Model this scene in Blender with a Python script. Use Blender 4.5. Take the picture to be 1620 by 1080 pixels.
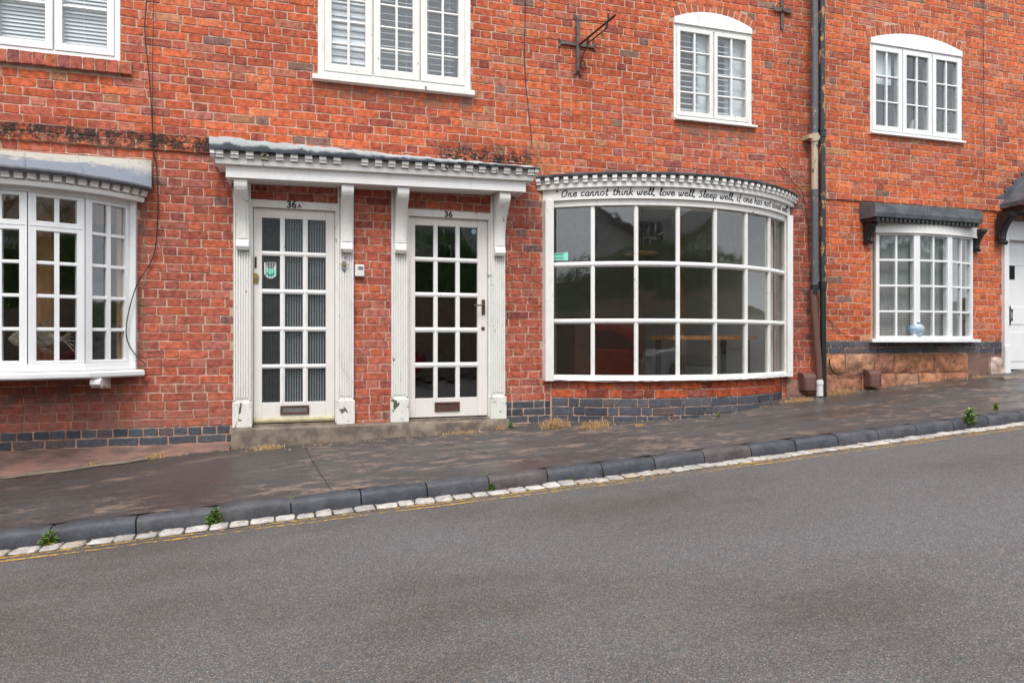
import bpy, math, random
import numpy as np
from math import sin, cos, tan, atan, radians as R, pi
random.seed(7); rng = np.random.default_rng(7)
rnd = random.uniform
SC = bpy.context.scene
COL = SC.collection
for o in list(bpy.data.objects): bpy.data.objects.remove(o)

# ------------------------------------------------------------------ camera, world, sun, exposure
F, PSI, D, CZ = 1080.0, R(16.74), 6.554, 1.2      # px focal length of the 1620 px photo, yaw, metres to the wall, camera height
cam = bpy.data.cameras.new('camera'); co = bpy.data.objects.new('camera', cam); COL.objects.link(co)
cam.sensor_width = 36; cam.lens = 24; cam.clip_start = .05; cam.clip_end = 1000
co.location = (0, -D, CZ); co.rotation_euler = (R(90), 0, -PSI)
SC.camera = co
SUN_EL, SUN_AZ = R(56), R(200)                     # azimuth measured clockwise from +y: behind the camera
w = bpy.data.worlds.new('World'); SC.world = w; w.use_nodes = True
nt = w.node_tree; nt.nodes.clear()
def N(nt, t, **k):
    n = nt.nodes.new(t)
    for a, b in k.items():
        if a.startswith('i_'): n.inputs[int(a[2:])].default_value = b
        else: setattr(n, a, b)
    return n
sky = N(nt, 'ShaderNodeTexSky', sky_type='NISHITA', sun_disc=False, sun_elevation=SUN_EL, sun_rotation=SUN_AZ, air_density=1.0, dust_density=2.5)
hsv = N(nt, 'ShaderNodeHueSaturation'); hsv.inputs['Saturation'].default_value = .45
tc = N(nt, 'ShaderNodeTexCoord'); mp = N(nt, 'ShaderNodeMapping'); mp.inputs['Scale'].default_value = (1.6, 1.6, 4.5)
cn = N(nt, 'ShaderNodeTexNoise'); cn.inputs['Scale'].default_value = 1.7; cn.inputs['Detail'].default_value = 7
cr = N(nt, 'ShaderNodeMapRange', i_1=.32, i_2=.62, i_3=.25, i_4=1.0)
cc = N(nt, 'ShaderNodeMix', data_type='RGBA'); cc.inputs[7].default_value = (9.2, 9.6, 10.3, 1)
bg = N(nt, 'ShaderNodeBackground', i_1=.108); wo = N(nt, 'ShaderNodeOutputWorld')
L = nt.links.new
L(sky.outputs[0], hsv.inputs['Color']); L(hsv.outputs[0], cc.inputs[6]); L(tc.outputs['Generated'], mp.inputs[0]); L(mp.outputs[0], cn.inputs[0])
L(cn.outputs[0], cr.inputs[0]); L(cr.outputs[0], cc.inputs[0]); L(cc.outputs[2], bg.inputs[0]); L(bg.outputs[0], wo.inputs[0])
sl = bpy.data.lights.new('sun', 'SUN'); sl.energy = 1.6; sl.angle = R(24); sl.color = (1, .96, .9)
so = bpy.data.objects.new('sun', sl); COL.objects.link(so); so.rotation_euler = (R(90) - SUN_EL, 0, -SUN_AZ + pi)
so.location = (-5, -20, 30)
SC.view_settings.view_transform = 'Standard'; SC.view_settings.look = 'None'
SC.view_settings.exposure = .78; SC.view_settings.gamma = 1; SC.view_settings.use_curve_mapping = False
SC.cycles.max_bounces = 8; SC.cycles.transparent_max_bounces = 16; SC.cycles.caustics_reflective = False; SC.cycles.caustics_refractive = False

# ------------------------------------------------------------------ from a pixel of the photo to metres on a plane w metres in front of the wall
def U(x, w=0.): return (D - w) * tan(atan((x - 810) / F) + PSI)
def Z(x, y, w=0.): return (540 - y) * ((D - w) * cos(PSI) + U(x, w) * sin(PSI)) / F      # relative to the camera's height
def interp(t, u):
    if u <= t[0][0]: a, b = t[0], t[1]
    elif u >= t[-1][0]: a, b = t[-2], t[-1]
    else:
        for a, b in zip(t, t[1:]):
            if a[0] <= u <= b[0]: break
    return a[1] + (b[1] - a[1]) * (u - a[0]) / (b[0] - a[0])
GW = [(-14, -1.62), (-4, -1.19), (-2.4, -1.086), (-1.81, -1.034), (-1.32, -.985), (-.71, -.935), (.66, -.895), (1.9, -.835), (5.79, -.603), (8.34, -.398), (9.5, -.33), (20, .3)]
KT = [(-14, -1.68), (-4, -1.24), (-1.73, -1.135), (-1.03, -1.10), (-.1, -1.057), (2.24, -.949), (5.1, -.793), (6.55, -.712), (20, .06)]
gw = lambda u: interp(GW, u)                 # pavement against the wall
kt = lambda u: interp(KT, u)                 # top of the kerb
wk = lambda u: 1.764 - .036 * u              # front face of the kerb, metres from the wall
KH = .102
def road_z(u, w):
    a = w - wk(u)
    return kt(u) - KH + .012 * min(max(a, 0), 3.5) - .012 * max(a - 4.5, 0)

# ------------------------------------------------------------------ mesh builder
class MB:
    def __init__(s): s.v = []; s.f = []
    def add(s, vs, fs):
        b = len(s.v); s.v += [tuple(p) for p in vs]; s.f += [tuple(i + b for i in f) for f in fs]; return s
    def hexa(s, p):       # 8 points: bottom ring 0-3, top ring 4-7
        return s.add(p, [(3, 2, 1, 0), (4, 5, 6, 7), (0, 1, 5, 4), (1, 2, 6, 5), (2, 3, 7, 6), (3, 0, 4, 7)])
    def box(s, u0, u1, w0, w1, z0, z1):      # w: metres in front of the wall plane
        y0, y1 = -max(w0, w1), -min(w0, w1)
        return s.hexa([(u0, y0, z0), (u1, y0, z0), (u1, y1, z0), (u0, y1, z0), (u0, y0, z1), (u1, y0, z1), (u1, y1, z1), (u0, y1, z1)])
    def prism(s, prof, u0, u1, dz=0.):       # (w, z) profile extruded along the wall
        n = len(prof)
        vs = [(u0, -a, b) for a, b in prof] + [(u1, -a, b + dz) for a, b in prof]
        return s.add(vs, [tuple(range(n)), tuple(range(2 * n - 1, n - 1, -1))] + [(i, i + n, (i + 1) % n + n, (i + 1) % n) for i in range(n)])
    def plate(s, prof, w0, w1):              # (u, z) outline with thickness
        n = len(prof)
        vs = [(a, -w1, b) for a, b in prof] + [(a, -w0, b) for a, b in prof]
        return s.add(vs, [tuple(range(n)), tuple(range(2 * n - 1, n - 1, -1))] + [(i, i + n, (i + 1) % n + n, (i + 1) % n) for i in range(n)])
    def tube(s, pts, r, n=10, taper=None):
        from mathutils import Vector
        pts = [Vector(p) for p in pts]; up = Vector((.13, .2, .97)); rings = []
        for i, p in enumerate(pts):
            d = (pts[min(i + 1, len(pts) - 1)] - pts[max(i - 1, 0)]).normalized()
            a = d.cross(up)
            if a.length < .1: a = d.cross(Vector((1, 0, 0)))
            a.normalize(); b = d.cross(a)
            rr = r if taper is None else r + (taper - r) * i / (len(pts) - 1)
            rings.append([p + (a * cos(2 * pi * k / n) + b * sin(2 * pi * k / n)) * rr for k in range(n)])
        vs = [q for g in rings for q in g]; fs = []
        for i in range(len(pts) - 1):
            for k in range(n): fs.append((i * n + k, (i + 1) * n + k, (i + 1) * n + (k + 1) % n, i * n + (k + 1) % n))
        fs += [tuple(range(n)), tuple(range(len(vs) - 1, len(vs) - n - 1, -1))]
        return s.add(vs, fs)
    def lathe(s, c, prof, n=20):             # (r, z) round the vertical through c
        vs = [(c[0] + r * cos(2 * pi * k / n), c[1] + r * sin(2 * pi * k / n), c[2] + z) for r, z in prof for k in range(n)]; m = len(prof)
        fs = [(i * n + k, i * n + (k + 1) % n, (i + 1) * n + (k + 1) % n, (i + 1) * n + k) for i in range(m - 1) for k in range(n)]
        fs += [tuple(range(n - 1, -1, -1)), tuple(range((m - 1) * n, m * n))]
        return s.add(vs, fs)
WL = {}                                       # world location of each object
def setp(o, label=None, cat=None, group=None, kind=None):
    if label: o['label'] = label
    if cat: o['category'] = cat
    if group: o['group'] = group
    if kind: o['kind'] = kind
    return o
def link(name, data, loc, parent=None):
    o = bpy.data.objects.new(name, data); COL.objects.link(o); WL[o] = loc
    if parent is not None:
        o.parent = parent; q = WL[parent]; o.location = (loc[0] - q[0], loc[1] - q[1], loc[2] - q[2])
    else: o.location = loc
    return o
def thing(name, loc, label, cat, group=None):
    o = link(name, None, (loc[0], -loc[1], loc[2] + CZ)); o.empty_display_size = .2
    return setp(o, label, cat, group)
def build(name, mb, mat, parent=None, smooth=None, color=None, kind=None, label=None, bevel=0, tint=None):
    v = np.array(mb.v, float); v[:, 2] += CZ
    c = (v.min(0) + v.max(0)) / 2; c[2] = v[:, 2].min() if parent is None else c[2]
    me = bpy.data.meshes.new(name); me.from_pydata((v - c).tolist(), [], mb.f)
    if tint is not None:
        at = me.attributes.new('tint', 'FLOAT_COLOR', 'POINT'); at.data.foreach_set('color', np.asarray(tint, np.float32).ravel())
    me.materials.append(mat)
    if smooth is not None:
        me.polygons.foreach_set('use_smooth', [True] * len(me.polygons)); me.set_sharp_from_angle(angle=R(smooth))
    o = link(name, me, tuple(c), parent)
    o.color = (*(color if color else (0, 0, 0)), 1)
    if bevel:
        m = o.modifiers.new('bevel', 'BEVEL'); m.width = bevel; m.segments = 2; m.limit_method = 'ANGLE'; m.angle_limit = R(50)
    if kind or label: setp(o, label, None, None, kind)
    return o
def again(name, src, loc, parent=None, rot=None, scale=None, color=None):     # another object on the same mesh
    o = src.copy(); o.name = name; COL.objects.link(o); WL[o] = loc
    o.parent = parent
    q = WL[parent] if parent is not None else (0, 0, 0)
    o.location = (loc[0] - q[0], loc[1] - q[1], loc[2] - q[2])
    if rot: o.rotation_euler = rot
    if scale: o.scale = scale
    if color: o.color = (*color, 1)
    return o

# ------------------------------------------------------------------ materials
def newmat(name):
    m = bpy.data.materials.new(name); m.use_nodes = True; nt = m.node_tree; nt.nodes.clear()
    b = N(nt, 'ShaderNodeBsdfPrincipled'); o = N(nt, 'ShaderNodeOutputMaterial'); nt.links.new(b.outputs[0], o.inputs[0])
    return m, nt, b, o
def noise(nt, vec, scale, detail=3, rough=.55, dist=0.):
    n = N(nt, 'ShaderNodeTexNoise'); n.inputs['Scale'].default_value = scale; n.inputs['Detail'].default_value = detail
    n.inputs['Roughness'].default_value = rough; n.inputs['Distortion'].default_value = dist
    if vec: nt.links.new(vec, n.inputs['Vector'])
    return n.outputs[0]
def rng_(nt, val, a, b, c=0., d=1., smooth=True):
    n = N(nt, 'ShaderNodeMapRange', i_1=a, i_2=b, i_3=c, i_4=d)
    if smooth: n.interpolation_type = 'SMOOTHSTEP'
    nt.links.new(val, n.inputs[0]); return n.outputs[0]
def mth(nt, op, a, b=None):
    n = N(nt, 'ShaderNodeMath', operation=op)
    for i, q in enumerate((a, b)):
        if q is None: continue
        if isinstance(q, (int, float)): n.inputs[i].default_value = q
        else: nt.links.new(q, n.inputs[i])
    return n.outputs[0]
def mixc(nt, fac, a, b, mode='MIX'):
    n = N(nt, 'ShaderNodeMix', data_type='RGBA', blend_type=mode)
    for i, q in ((0, fac), (6, a), (7, b)):
        if isinstance(q, (int, float)): n.inputs[i].default_value = q
        elif isinstance(q, tuple): n.inputs[i].default_value = (*q, 1)
        else: nt.links.new(q, n.inputs[i])
    return n.outputs[2]
def bump(nt, b, h, strength=.3, dist=.004):
    n = N(nt, 'ShaderNodeBump'); n.inputs['Strength'].default_value = strength; n.inputs['Distance'].default_value = dist
    nt.links.new(h, n.inputs['Height']); nt.links.new(n.outputs[0], b.inputs['Normal'])
def pos(nt, scale=None):
    g = N(nt, 'ShaderNodeNewGeometry').outputs['Position']
    if scale:
        m = N(nt, 'ShaderNodeMapping'); m.inputs['Scale'].default_value = scale; nt.links.new(g, m.inputs[0]); return m.outputs[0]
    return g
def region(nt, u0, u1, z0, z1, soft=.15):     # 1 inside a patch of the wall, fading out over `soft`
    s = N(nt, 'ShaderNodeSeparateXYZ'); nt.links.new(pos(nt), s.inputs[0])
    x, z = s.outputs[0], s.outputs[2]; z0 += CZ; z1 += CZ
    a = mth(nt, 'MULTIPLY', rng_(nt, x, u0 - soft, u0 + soft), rng_(nt, x, u1 + soft, u1 - soft))
    return mth(nt, 'MULTIPLY', a, mth(nt, 'MULTIPLY', rng_(nt, z, z0 - soft * .6, z0 + soft * .6), rng_(nt, z, z1 + soft * .6, z1 - soft * .6)))
def tinted(nt):
    oi = N(nt, 'ShaderNodeObjectInfo'); at = N(nt, 'ShaderNodeAttribute', attribute_name='tint')
    return mixc(nt, 1., oi.outputs['Color'], at.outputs['Color'], 'ADD')
def wear(nt, c, mortar=False):                # soot, flecks of old paint, plaster and a brown patch on the brick wall
    p = pos(nt); fine = noise(nt, p, 38, 5, .7); mid = noise(nt, p, 9, 4, .6)
    soot = [(U(690), U(850), 1.66, 1.93, .16, 1), (-6, U(338), 1.66, 1.80, .03, .95), (U(560), U(690), 1.68, 1.76, .1, .6),
            (U(1235), U(1292), -.2, 1.9, .09, .35), (U(770), U(858), .2, 1.3, .12, .3), (U(960), U(1235), 1.72, 1.86, .1, .28), (U(1235), U(1292), 1.8, 4.2, .1, .28)]
    for u0, u1, z0, z1, s, a in soot:
        f = mth(nt, 'MULTIPLY', region(nt, u0, u1, z0, z1, s), mth(nt, 'MULTIPLY', rng_(nt, mth(nt, 'ADD', fine, mth(nt, 'MULTIPLY', mid, .7)), .70, .93), a))
        c = mixc(nt, f, c, (.022, .018, .016))
    white = [(U(845), U(1075), 2.08, 2.2, .06, .69), (U(1130), U(1260), 1.75, 2.05, .1, .72), (U(240), U(375), .4, 1.05, .15, .74), (U(1238), U(1275), 1.9, 2.3, .1, .70), (U(800), U(850), -.3, .6, .1, .73)]
    for u0, u1, z0, z1, s, t in white:
        f = mth(nt, 'MULTIPLY', region(nt, u0, u1, z0, z1, s), rng_(nt, noise(nt, pos(nt, (1, 1, 1.8)), 26, 4, .62), t - .06, t - .04))
        c = mixc(nt, f, c, (.6, .55, .48))
    plaster_brown = [(U(505), U(748), 2.27, 2.43, .07), (U(1070), U(1192), 2.2, 2.38, .06), (U(1380), U(1525), 2.4, 2.47, .04), (U(216), U(232), -.25, 1.3, .02), (-5, U(200), -.55, -.25, .12)]  # the last entry just browns the wall below the left bay sill
    for u0, u1, z0, z1, s in plaster_brown:
        f = mth(nt, 'MULTIPLY', region(nt, u0, u1, z0, z1, s), rng_(nt, mid, .38, .62, 0, .75))
        c = mixc(nt, f, c, (.20, .125, .09))
    f = mth(nt, 'MULTIPLY', region(nt, -5, U(368), -1.1, -.55, .2), rng_(nt, mid, .35, .65, .1, .7))
    c = mixc(nt, f, c, (.33, .17, .135))
    lich = mth(nt, 'MULTIPLY', region(nt, U(830), U(885), 1.72, 1.82, .05), rng_(nt, fine, .52, .62, 0, .8))
    return mixc(nt, lich, c, (.30, .20, .03)), fine, mid
def brick_mat():
    m, nt, b, o = newmat('old_brick'); p = pos(nt)
    c = tinted(nt)
    c = mixc(nt, 1., c, rampc(nt, noise(nt, p, 22, 5, .65), ((.28, (.40, .37, .36)), (.5, (.98, .98, .98)), (.72, (1.5, 1.5, 1.5)))), 'MULTIPLY')
    c = mixc(nt, 1., c, rampc(nt, noise(nt, p, 1.1, 5, .65), ((.3, (.74, .70, .70)), (.55, (1.03, 1.03, 1.03)), (.7, (1.1, 1.12, 1.12)))), 'MULTIPLY')
    smear = rng_(nt, noise(nt, p, 5.5, 5, .7), .5, .8, 0, .5)
    c = mixc(nt, smear, c, (.47, .23, .165))
    pits = rng_(nt, noise(nt, p, 95, 4, .75), .57, .68, 0, .8)
    c = mixc(nt, pits, c, (.07, .025, .02))
    c, fine, mid = wear(nt, c)
    nt.links.new(c, b.inputs['Base Color']); b.inputs['Roughness'].default_value = .82; b.inputs['Specular IOR Level'].default_value = .3
    bump(nt, b, mth(nt, 'ADD', noise(nt, p, 90, 5, .7), mth(nt, 'MULTIPLY', fine, 1.4)), .75, .005)
    return m
def rampc(nt, val, stops):
    n = N(nt, 'ShaderNodeValToRGB'); e = n.color_ramp.elements
    while len(e) < len(stops): e.new(.5)
    for q, (p_, c_) in zip(e, stops): q.position = p_; q.color = (*c_, 1)
    nt.links.new(val, n.inputs[0]); return n.outputs[0]
def mortar_mat():
    m, nt, b, o = newmat('mortar'); p = pos(nt)
    c = rampc(nt, noise(nt, p, 14, 6, .7), ((.3, (.38, .225, .16)), (.5, (.52, .345, .255)), (.7, (.62, .45, .35))))
    c, fine, mid = wear(nt, c)
    nt.links.new(c, b.inputs['Base Color']); b.inputs['Roughness'].default_value = .95
    bump(nt, b, noise(nt, p, 160, 4, .7), .6, .004); return m
def paint_mat(name, base=(.80, .79, .765), chips=.0, rough=.5, dirt=.25, under=(.21, .17, .13)):
    m, nt, b, o = newmat(name); p = pos(nt)
    d = rng_(nt, noise(nt, pos(nt, (3, 3, 1.1)), 5, 6, .72), .45, .8, 0, dirt)
    c = mixc(nt, d, base, (base[0] * .55, base[1] * .52, base[2] * .46))
    h = noise(nt, p, 30, 3, .6)
    if chips:
        ch = rng_(nt, noise(nt, pos(nt, (1, 1, .55)), 17, 7, .68, .6), .735 - chips, .75 - chips)
        c = mixc(nt, ch, c, under); h = mth(nt, 'SUBTRACT', h, mth(nt, 'MULTIPLY', ch, 2.))
    nt.links.new(c, b.inputs['Base Color']); b.inputs['Roughness'].default_value = rough
    bump(nt, b, h, .25, .002); return m
def plain(name, col, rough=.6, vary=.25, scale=12, metal=0., bmp=.2, alt=None, stretch=None):
    m, nt, b, o = newmat(name); p = pos(nt, stretch)
    a = alt or tuple(q * (1 - vary) for q in col)
    c = mixc(nt, rng_(nt, noise(nt, p, scale, 5, .65), .35, .65), col, a)
    nt.links.new(c, b.inputs['Base Color']); b.inputs['Roughness'].default_value = rough; b.inputs['Metallic'].default_value = metal
    if bmp: bump(nt, b, noise(nt, p, scale * 5, 4, .65), bmp, .003)
    return m
def tint_mat(name, rough=.7, scale=40, amt=.35, bmp=.4, chip=None):
    m, nt, b, o = newmat(name); p = pos(nt)
    n = noise(nt, p, scale, 6, .7)
    c = mixc(nt, rng_(nt, n, .3, .72, 0, 1), mixc(nt, 1., tinted(nt), (1 - amt,) * 3, 'MULTIPLY'), mixc(nt, 1., tinted(nt), (1 + amt,) * 3, 'MULTIPLY'))
    if chip: c = mixc(nt, rng_(nt, noise(nt, p, 55, 5, .7), chip[0], chip[0] + .05), c, chip[1])
    nt.links.new(c, b.inputs['Base Color']); b.inputs['Roughness'].default_value = rough
    bump(nt, b, mth(nt, 'ADD', n, noise(nt, p, scale * 4, 4, .7)), bmp, .005); return m
def glass_mat(name, tint=(.93, .95, .95), wob=.04, rough=.012, ior=1.82):
    m = bpy.data.materials.new(name); m.use_nodes = True; nt = m.node_tree; nt.nodes.clear()
    t = N(nt, 'ShaderNodeBsdfTransparent'); t.inputs[0].default_value = (*tint, 1)
    g = N(nt, 'ShaderNodeBsdfGlossy'); g.inputs['Roughness'].default_value = rough
    lw = N(nt, 'ShaderNodeLayerWeight', i_0=.5); f0 = ((ior - 1) / (ior + 1)) ** 2; sch = mth(nt, 'ADD', mth(nt, 'MULTIPLY', mth(nt, 'POWER', lw.outputs['Facing'], 5.), 1 - f0), f0); mx = N(nt, 'ShaderNodeMixShader'); o = N(nt, 'ShaderNodeOutputMaterial')
    bm = N(nt, 'ShaderNodeBump'); bm.inputs['Strength'].default_value = wob; bm.inputs['Distance'].default_value = .02
    nt.links.new(noise(nt, pos(nt), 3.5, 2), bm.inputs['Height']); nt.links.new(bm.outputs[0], g.inputs['Normal'])
    nt.links.new(sch, mx.inputs[0]); nt.links.new(t.outputs[0], mx.inputs[1]); nt.links.new(g.outputs[0], mx.inputs[2]); nt.links.new(mx.outputs[0], o.inputs[0])
    if name == 'reeded_glass':
        df = N(nt, 'ShaderNodeBsdfDiffuse'); df.inputs[0].default_value = (.16, .18, .19, 1); m2 = N(nt, 'ShaderNodeMixShader', i_0=.26); nt.links.new(t.outputs[0], m2.inputs[1]); nt.links.new(df.outputs[0], m2.inputs[2]); nt.links.new(m2.outputs[0], mx.inputs[1])
    return m
def asphalt_mat(name, lo, hi, scale=140, blotch=((.35, (.86, .86, .86)), (.65, (1.12, 1.12, 1.12))), red=.5, rough=.78, streak=None):
    m, nt, b, o = newmat(name); p = pos(nt)
    v = N(nt, 'ShaderNodeTexVoronoi'); v.inputs['Scale'].default_value = scale; nt.links.new(p, v.inputs['Vector'])
    s = N(nt, 'ShaderNodeSeparateColor'); nt.links.new(v.outputs['Color'], s.inputs[0])
    c = rampc(nt, s.outputs[0], ((0., lo), (.55, tuple((a + b_) / 2 for a, b_ in zip(lo, hi))), (.85, hi), (1., tuple(q * 1.7 for q in hi))))
    c = mixc(nt, rng_(nt, s.outputs[1], .90, .97, 0, red), c, (.30, .13, .07))
    c = mixc(nt, rng_(nt, s.outputs[2], .84, .95, 0, .8), c, (hi[0] * 1.25, hi[1] * 1.1, hi[2] * .85))
    c = mixc(nt, rng_(nt, v.outputs['Distance'], .3, .75, 0, .65), c, tuple(q * .5 for q in lo))
    c = mixc(nt, 1., c, rampc(nt, noise(nt, pos(nt, (.5, 1, 1)), .7, 6, .62), blotch), 'MULTIPLY')
    if streak:
        st = mth(nt, 'MULTIPLY', rng_(nt, noise(nt, pos(nt, (1., 2.3, 1.)), 4.2, 12, .84, .1), streak[0], streak[0] + .045, 0, streak[2]), rng_(nt, noise(nt, pos(nt, (.7, 1.8, 1)), 1.3, 3), .42, .56))
        c = mixc(nt, st, c, streak[1])
        wet = rng_(nt, noise(nt, pos(nt, (.5, 1.8, 1.)), 1.4, 4, .6), .42, .62, .28, .70)
        nt.links.new(wet, b.inputs['Roughness'])
    else: b.inputs['Roughness'].default_value = rough
    nt.links.new(c, b.inputs['Base Color'])
    h = mth(nt, 'ADD', mth(nt, 'MULTIPLY', v.outputs['Distance'], -1.), mth(nt, 'MULTIPLY', noise(nt, p, 60, 3), .5))
    bump(nt, b, h, .7 if not streak else .3, .004); return m
M = dict(
    brick=brick_mat(), mortar=mortar_mat(),
    white=paint_mat('white_paint', chips=.035, dirt=.35), peel=paint_mat('peeling_white_paint', (.78, .765, .73), .085, .55, .4),
    rot=paint_mat('rotten_white_paint', (.75, .73, .68), .15, .6, .55, (.07, .065, .045)), upvc=paint_mat('clean_white_frame', (.78, .785, .785), 0, .35, .2),
    door=paint_mat('cream_door_paint', (.77, .73, .69), .012, .4, .2), lead=plain('grey_lead', (.21, .235, .27), .5, scale=3.5, alt=(.50, .49, .46), stretch=(1, 1, 3)),
    leaddark=plain('dark_lead', (.055, .06, .07), .6, scale=6, alt=(.11, .118, .13)), leadold=plain('mouldy_lead', (.05, .055, .065), .7, scale=11, alt=(.42, .42, .40), stretch=(1, 1, 2.5)),
    felt=plain('black_felt', (.025, .026, .028), .8, scale=20, alt=(.07, .07, .07)), black=plain('black_paint', (.018, .019, .021), .38, bmp=.1),
    iron=plain('rusty_iron', (.10, .115, .125), .6, scale=18, alt=(.11, .045, .025)), rust=plain('rusty_dark_iron', (.06, .03, .022), .8, scale=30, alt=(.025, .02, .02)),
    blue=tint_mat('blue_brick', .5, 30, .35, .35), stone=tint_mat('red_sandstone', .95, 14, .5, 1.), kerb=tint_mat('blue_kerb_brick', .62, 9, .38, .6, (.64, (.022, .022, .026))),
    sett=tint_mat('white_painted_sett', .75, 16, .28, .5, (.60, (.13, .105, .085))), concrete=plain('worn_concrete', (.25, .20, .15), .9, scale=9, alt=(.125, .10, .08), bmp=.8),
    fillet=plain('pink_cement', (.25, .135, .105), .95, scale=7, alt=(.12, .082, .068), bmp=1., stretch=(.5, 1, 2)),
    road=asphalt_mat('road_asphalt', (.080, .079, .081), (.172, .170, .169), 185, ((.36, (.76, .70, .67)), (.5, (1., .99, .98)), (.64, (1.08, 1.10, 1.14)))),
    pave=asphalt_mat('pavement_asphalt', (.052, .048, .047), (.092, .085, .082), 190, ((.35, (.75, .74, .74)), (.68, (1.25, 1.25, 1.28))), .15, .5, (.518, (.25, .175, .135), .75)),
    joint=plain('bitumen', (.02, .02, .02), .6), glass=glass_mat('window_glass'), oldglass=glass_mat('old_window_glass', (.93, .94, .93), .05),
    reed=glass_mat('reeded_glass', (.66, .70, .70), .1, .06), brass=plain('brass', (.45, .30, .12), .4, metal=.8, bmp=0), brasswhite=plain('pale_brass', (.55, .50, .30), .4, bmp=0, metal=.3),
    bronze=plain('brown_bronze', (.14, .075, .06), .45, scale=25, metal=.4), text=plain('black_lettering', (.015, .015, .016), .6, bmp=0),
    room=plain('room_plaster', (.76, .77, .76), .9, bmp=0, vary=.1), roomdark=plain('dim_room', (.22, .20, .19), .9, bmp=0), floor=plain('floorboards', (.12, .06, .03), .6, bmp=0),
    oak=plain('oak', (.50, .25, .09), .5, scale=6, alt=(.33, .15, .05), stretch=(4, 4, .6)), slat=plain('white_slat', (.86, .88, .90), .5, vary=.05, bmp=0),
    terracotta=plain('brown_terracotta', (.155, .07, .055), .55, scale=20), plastic=plain('white_plastic', (.72, .72, .70), .4, bmp=0, vary=.05), grey=plain('grey_metal', (.30, .29, .27), .4, metal=.6, bmp=0),
    cable=plain('black_cable', (.02, .018, .018), .6, bmp=0), mint=plain('mint_sticker', (.26, .72, .56), .5, bmp=0, vary=.05), teal=plain('dark_teal_print', (.03, .26, .19), .5, bmp=0, vary=.1),
    stickw=plain('white_sticker', (.80, .82, .82), .5, bmp=0, vary=.03), stickb=plain('pale_blue_sticker', (.32, .50, .68), .5, bmp=0, vary=.2),
    leaf=tint_mat('leaf', .55, 30, .3, .2), straw=tint_mat('dry_grass', .8, 30, .3, .1), hedge=tint_mat('hedge_leaf', .6, 5, .4, .1), render=plain('white_render', (.62, .62, .60), .9),
    slate=plain('slate', (.09, .095, .11), .7), wallstone=plain('buff_wall', (.32, .26, .19), .9, scale=4), bank=plain('verge', (.06, .09, .025), .95, scale=4), redcar=plain('red_car_paint', (.42, .02, .025), .25, bmp=0, vary=.05),
    whitecar=plain('silver_car_paint', (.55, .57, .60), .25, bmp=0, vary=.05), carglass=plain('car_glass', (.02, .022, .025), .08, bmp=0), rubber=plain('rubber', (.02, .02, .02), .8),
    fish=plain('silver_driftwood', (.46, .41, .33), .8, scale=30, alt=(.22, .19, .15)), vase=plain('blue_pattern_vase', (.10, .25, .45), .3, scale=45, alt=(.65, .68, .70), bmp=0), petal=plain('white_petals', (.75, .74, .65), .7, bmp=0))
def net_mat():
    m = bpy.data.materials.new('net_curtain'); m.use_nodes = True; nt = m.node_tree; nt.nodes.clear()
    d = N(nt, 'ShaderNodeBsdfDiffuse'); d.inputs[0].default_value = (.72, .72, .71, 1); t = N(nt, 'ShaderNodeBsdfTransparent'); tr = N(nt, 'ShaderNodeBsdfTranslucent'); tr.inputs[0].default_value = (.7, .7, .7, 1)
    a = N(nt, 'ShaderNodeMixShader', i_0=.3); b = N(nt, 'ShaderNodeMixShader', i_0=.22); o = N(nt, 'ShaderNodeOutputMaterial')
    nt.links.new(d.outputs[0], a.inputs[1]); nt.links.new(tr.outputs[0], a.inputs[2]); nt.links.new(a.outputs[0], b.inputs[1]); nt.links.new(t.outputs[0], b.inputs[2]); nt.links.new(b.outputs[0], o.inputs[0])
    return m
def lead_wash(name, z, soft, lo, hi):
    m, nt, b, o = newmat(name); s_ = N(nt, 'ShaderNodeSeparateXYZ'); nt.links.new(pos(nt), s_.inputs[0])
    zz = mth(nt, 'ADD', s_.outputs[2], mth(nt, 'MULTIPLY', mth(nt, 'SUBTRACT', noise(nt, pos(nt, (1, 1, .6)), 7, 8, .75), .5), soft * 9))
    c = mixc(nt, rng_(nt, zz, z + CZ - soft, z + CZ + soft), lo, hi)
    c = mixc(nt, rng_(nt, noise(nt, pos(nt), 25, 6, .7), .58, .68, 0, .7), c, (.045, .05, .055))
    nt.links.new(c, b.inputs['Base Color']); b.inputs['Roughness'].default_value = .55; bump(nt, b, noise(nt, pos(nt), 18, 5), .3, .004); return m
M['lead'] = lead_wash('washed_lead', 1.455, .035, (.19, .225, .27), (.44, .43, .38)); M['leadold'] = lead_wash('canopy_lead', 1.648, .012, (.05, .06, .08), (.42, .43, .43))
M['mould'] = paint_mat('mouldy_paint', (.40, .38, .28), .2, .8, .9, (.02, .02, .015)); M['net'] = net_mat()
def yellow_mat():
    m = bpy.data.materials.new('worn_yellow_paint'); m.use_nodes = True; nt = m.node_tree; nt.nodes.clear()
    d = N(nt, 'ShaderNodeBsdfPrincipled'); d.inputs['Base Color'].default_value = (.62, .36, .065, 1); d.inputs['Roughness'].default_value = .8
    t = N(nt, 'ShaderNodeBsdfTransparent'); x = N(nt, 'ShaderNodeMixShader'); o = N(nt, 'ShaderNodeOutputMaterial')
    n1 = noise(nt, pos(nt, (1, 1.6, 1)), 22, 8, .85); n2 = noise(nt, pos(nt), 1.5, 2)
    f = rng_(nt, mth(nt, 'ADD', n1, mth(nt, 'MULTIPLY', n2, .3)), .63, .70, 0, .8)
    nt.links.new(f, x.inputs[0]); nt.links.new(t.outputs[0], x.inputs[1]); nt.links.new(d.outputs[0], x.inputs[2]); nt.links.new(x.outputs[0], o.inputs[0]); return m
M['yellow'] = yellow_mat()

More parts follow.
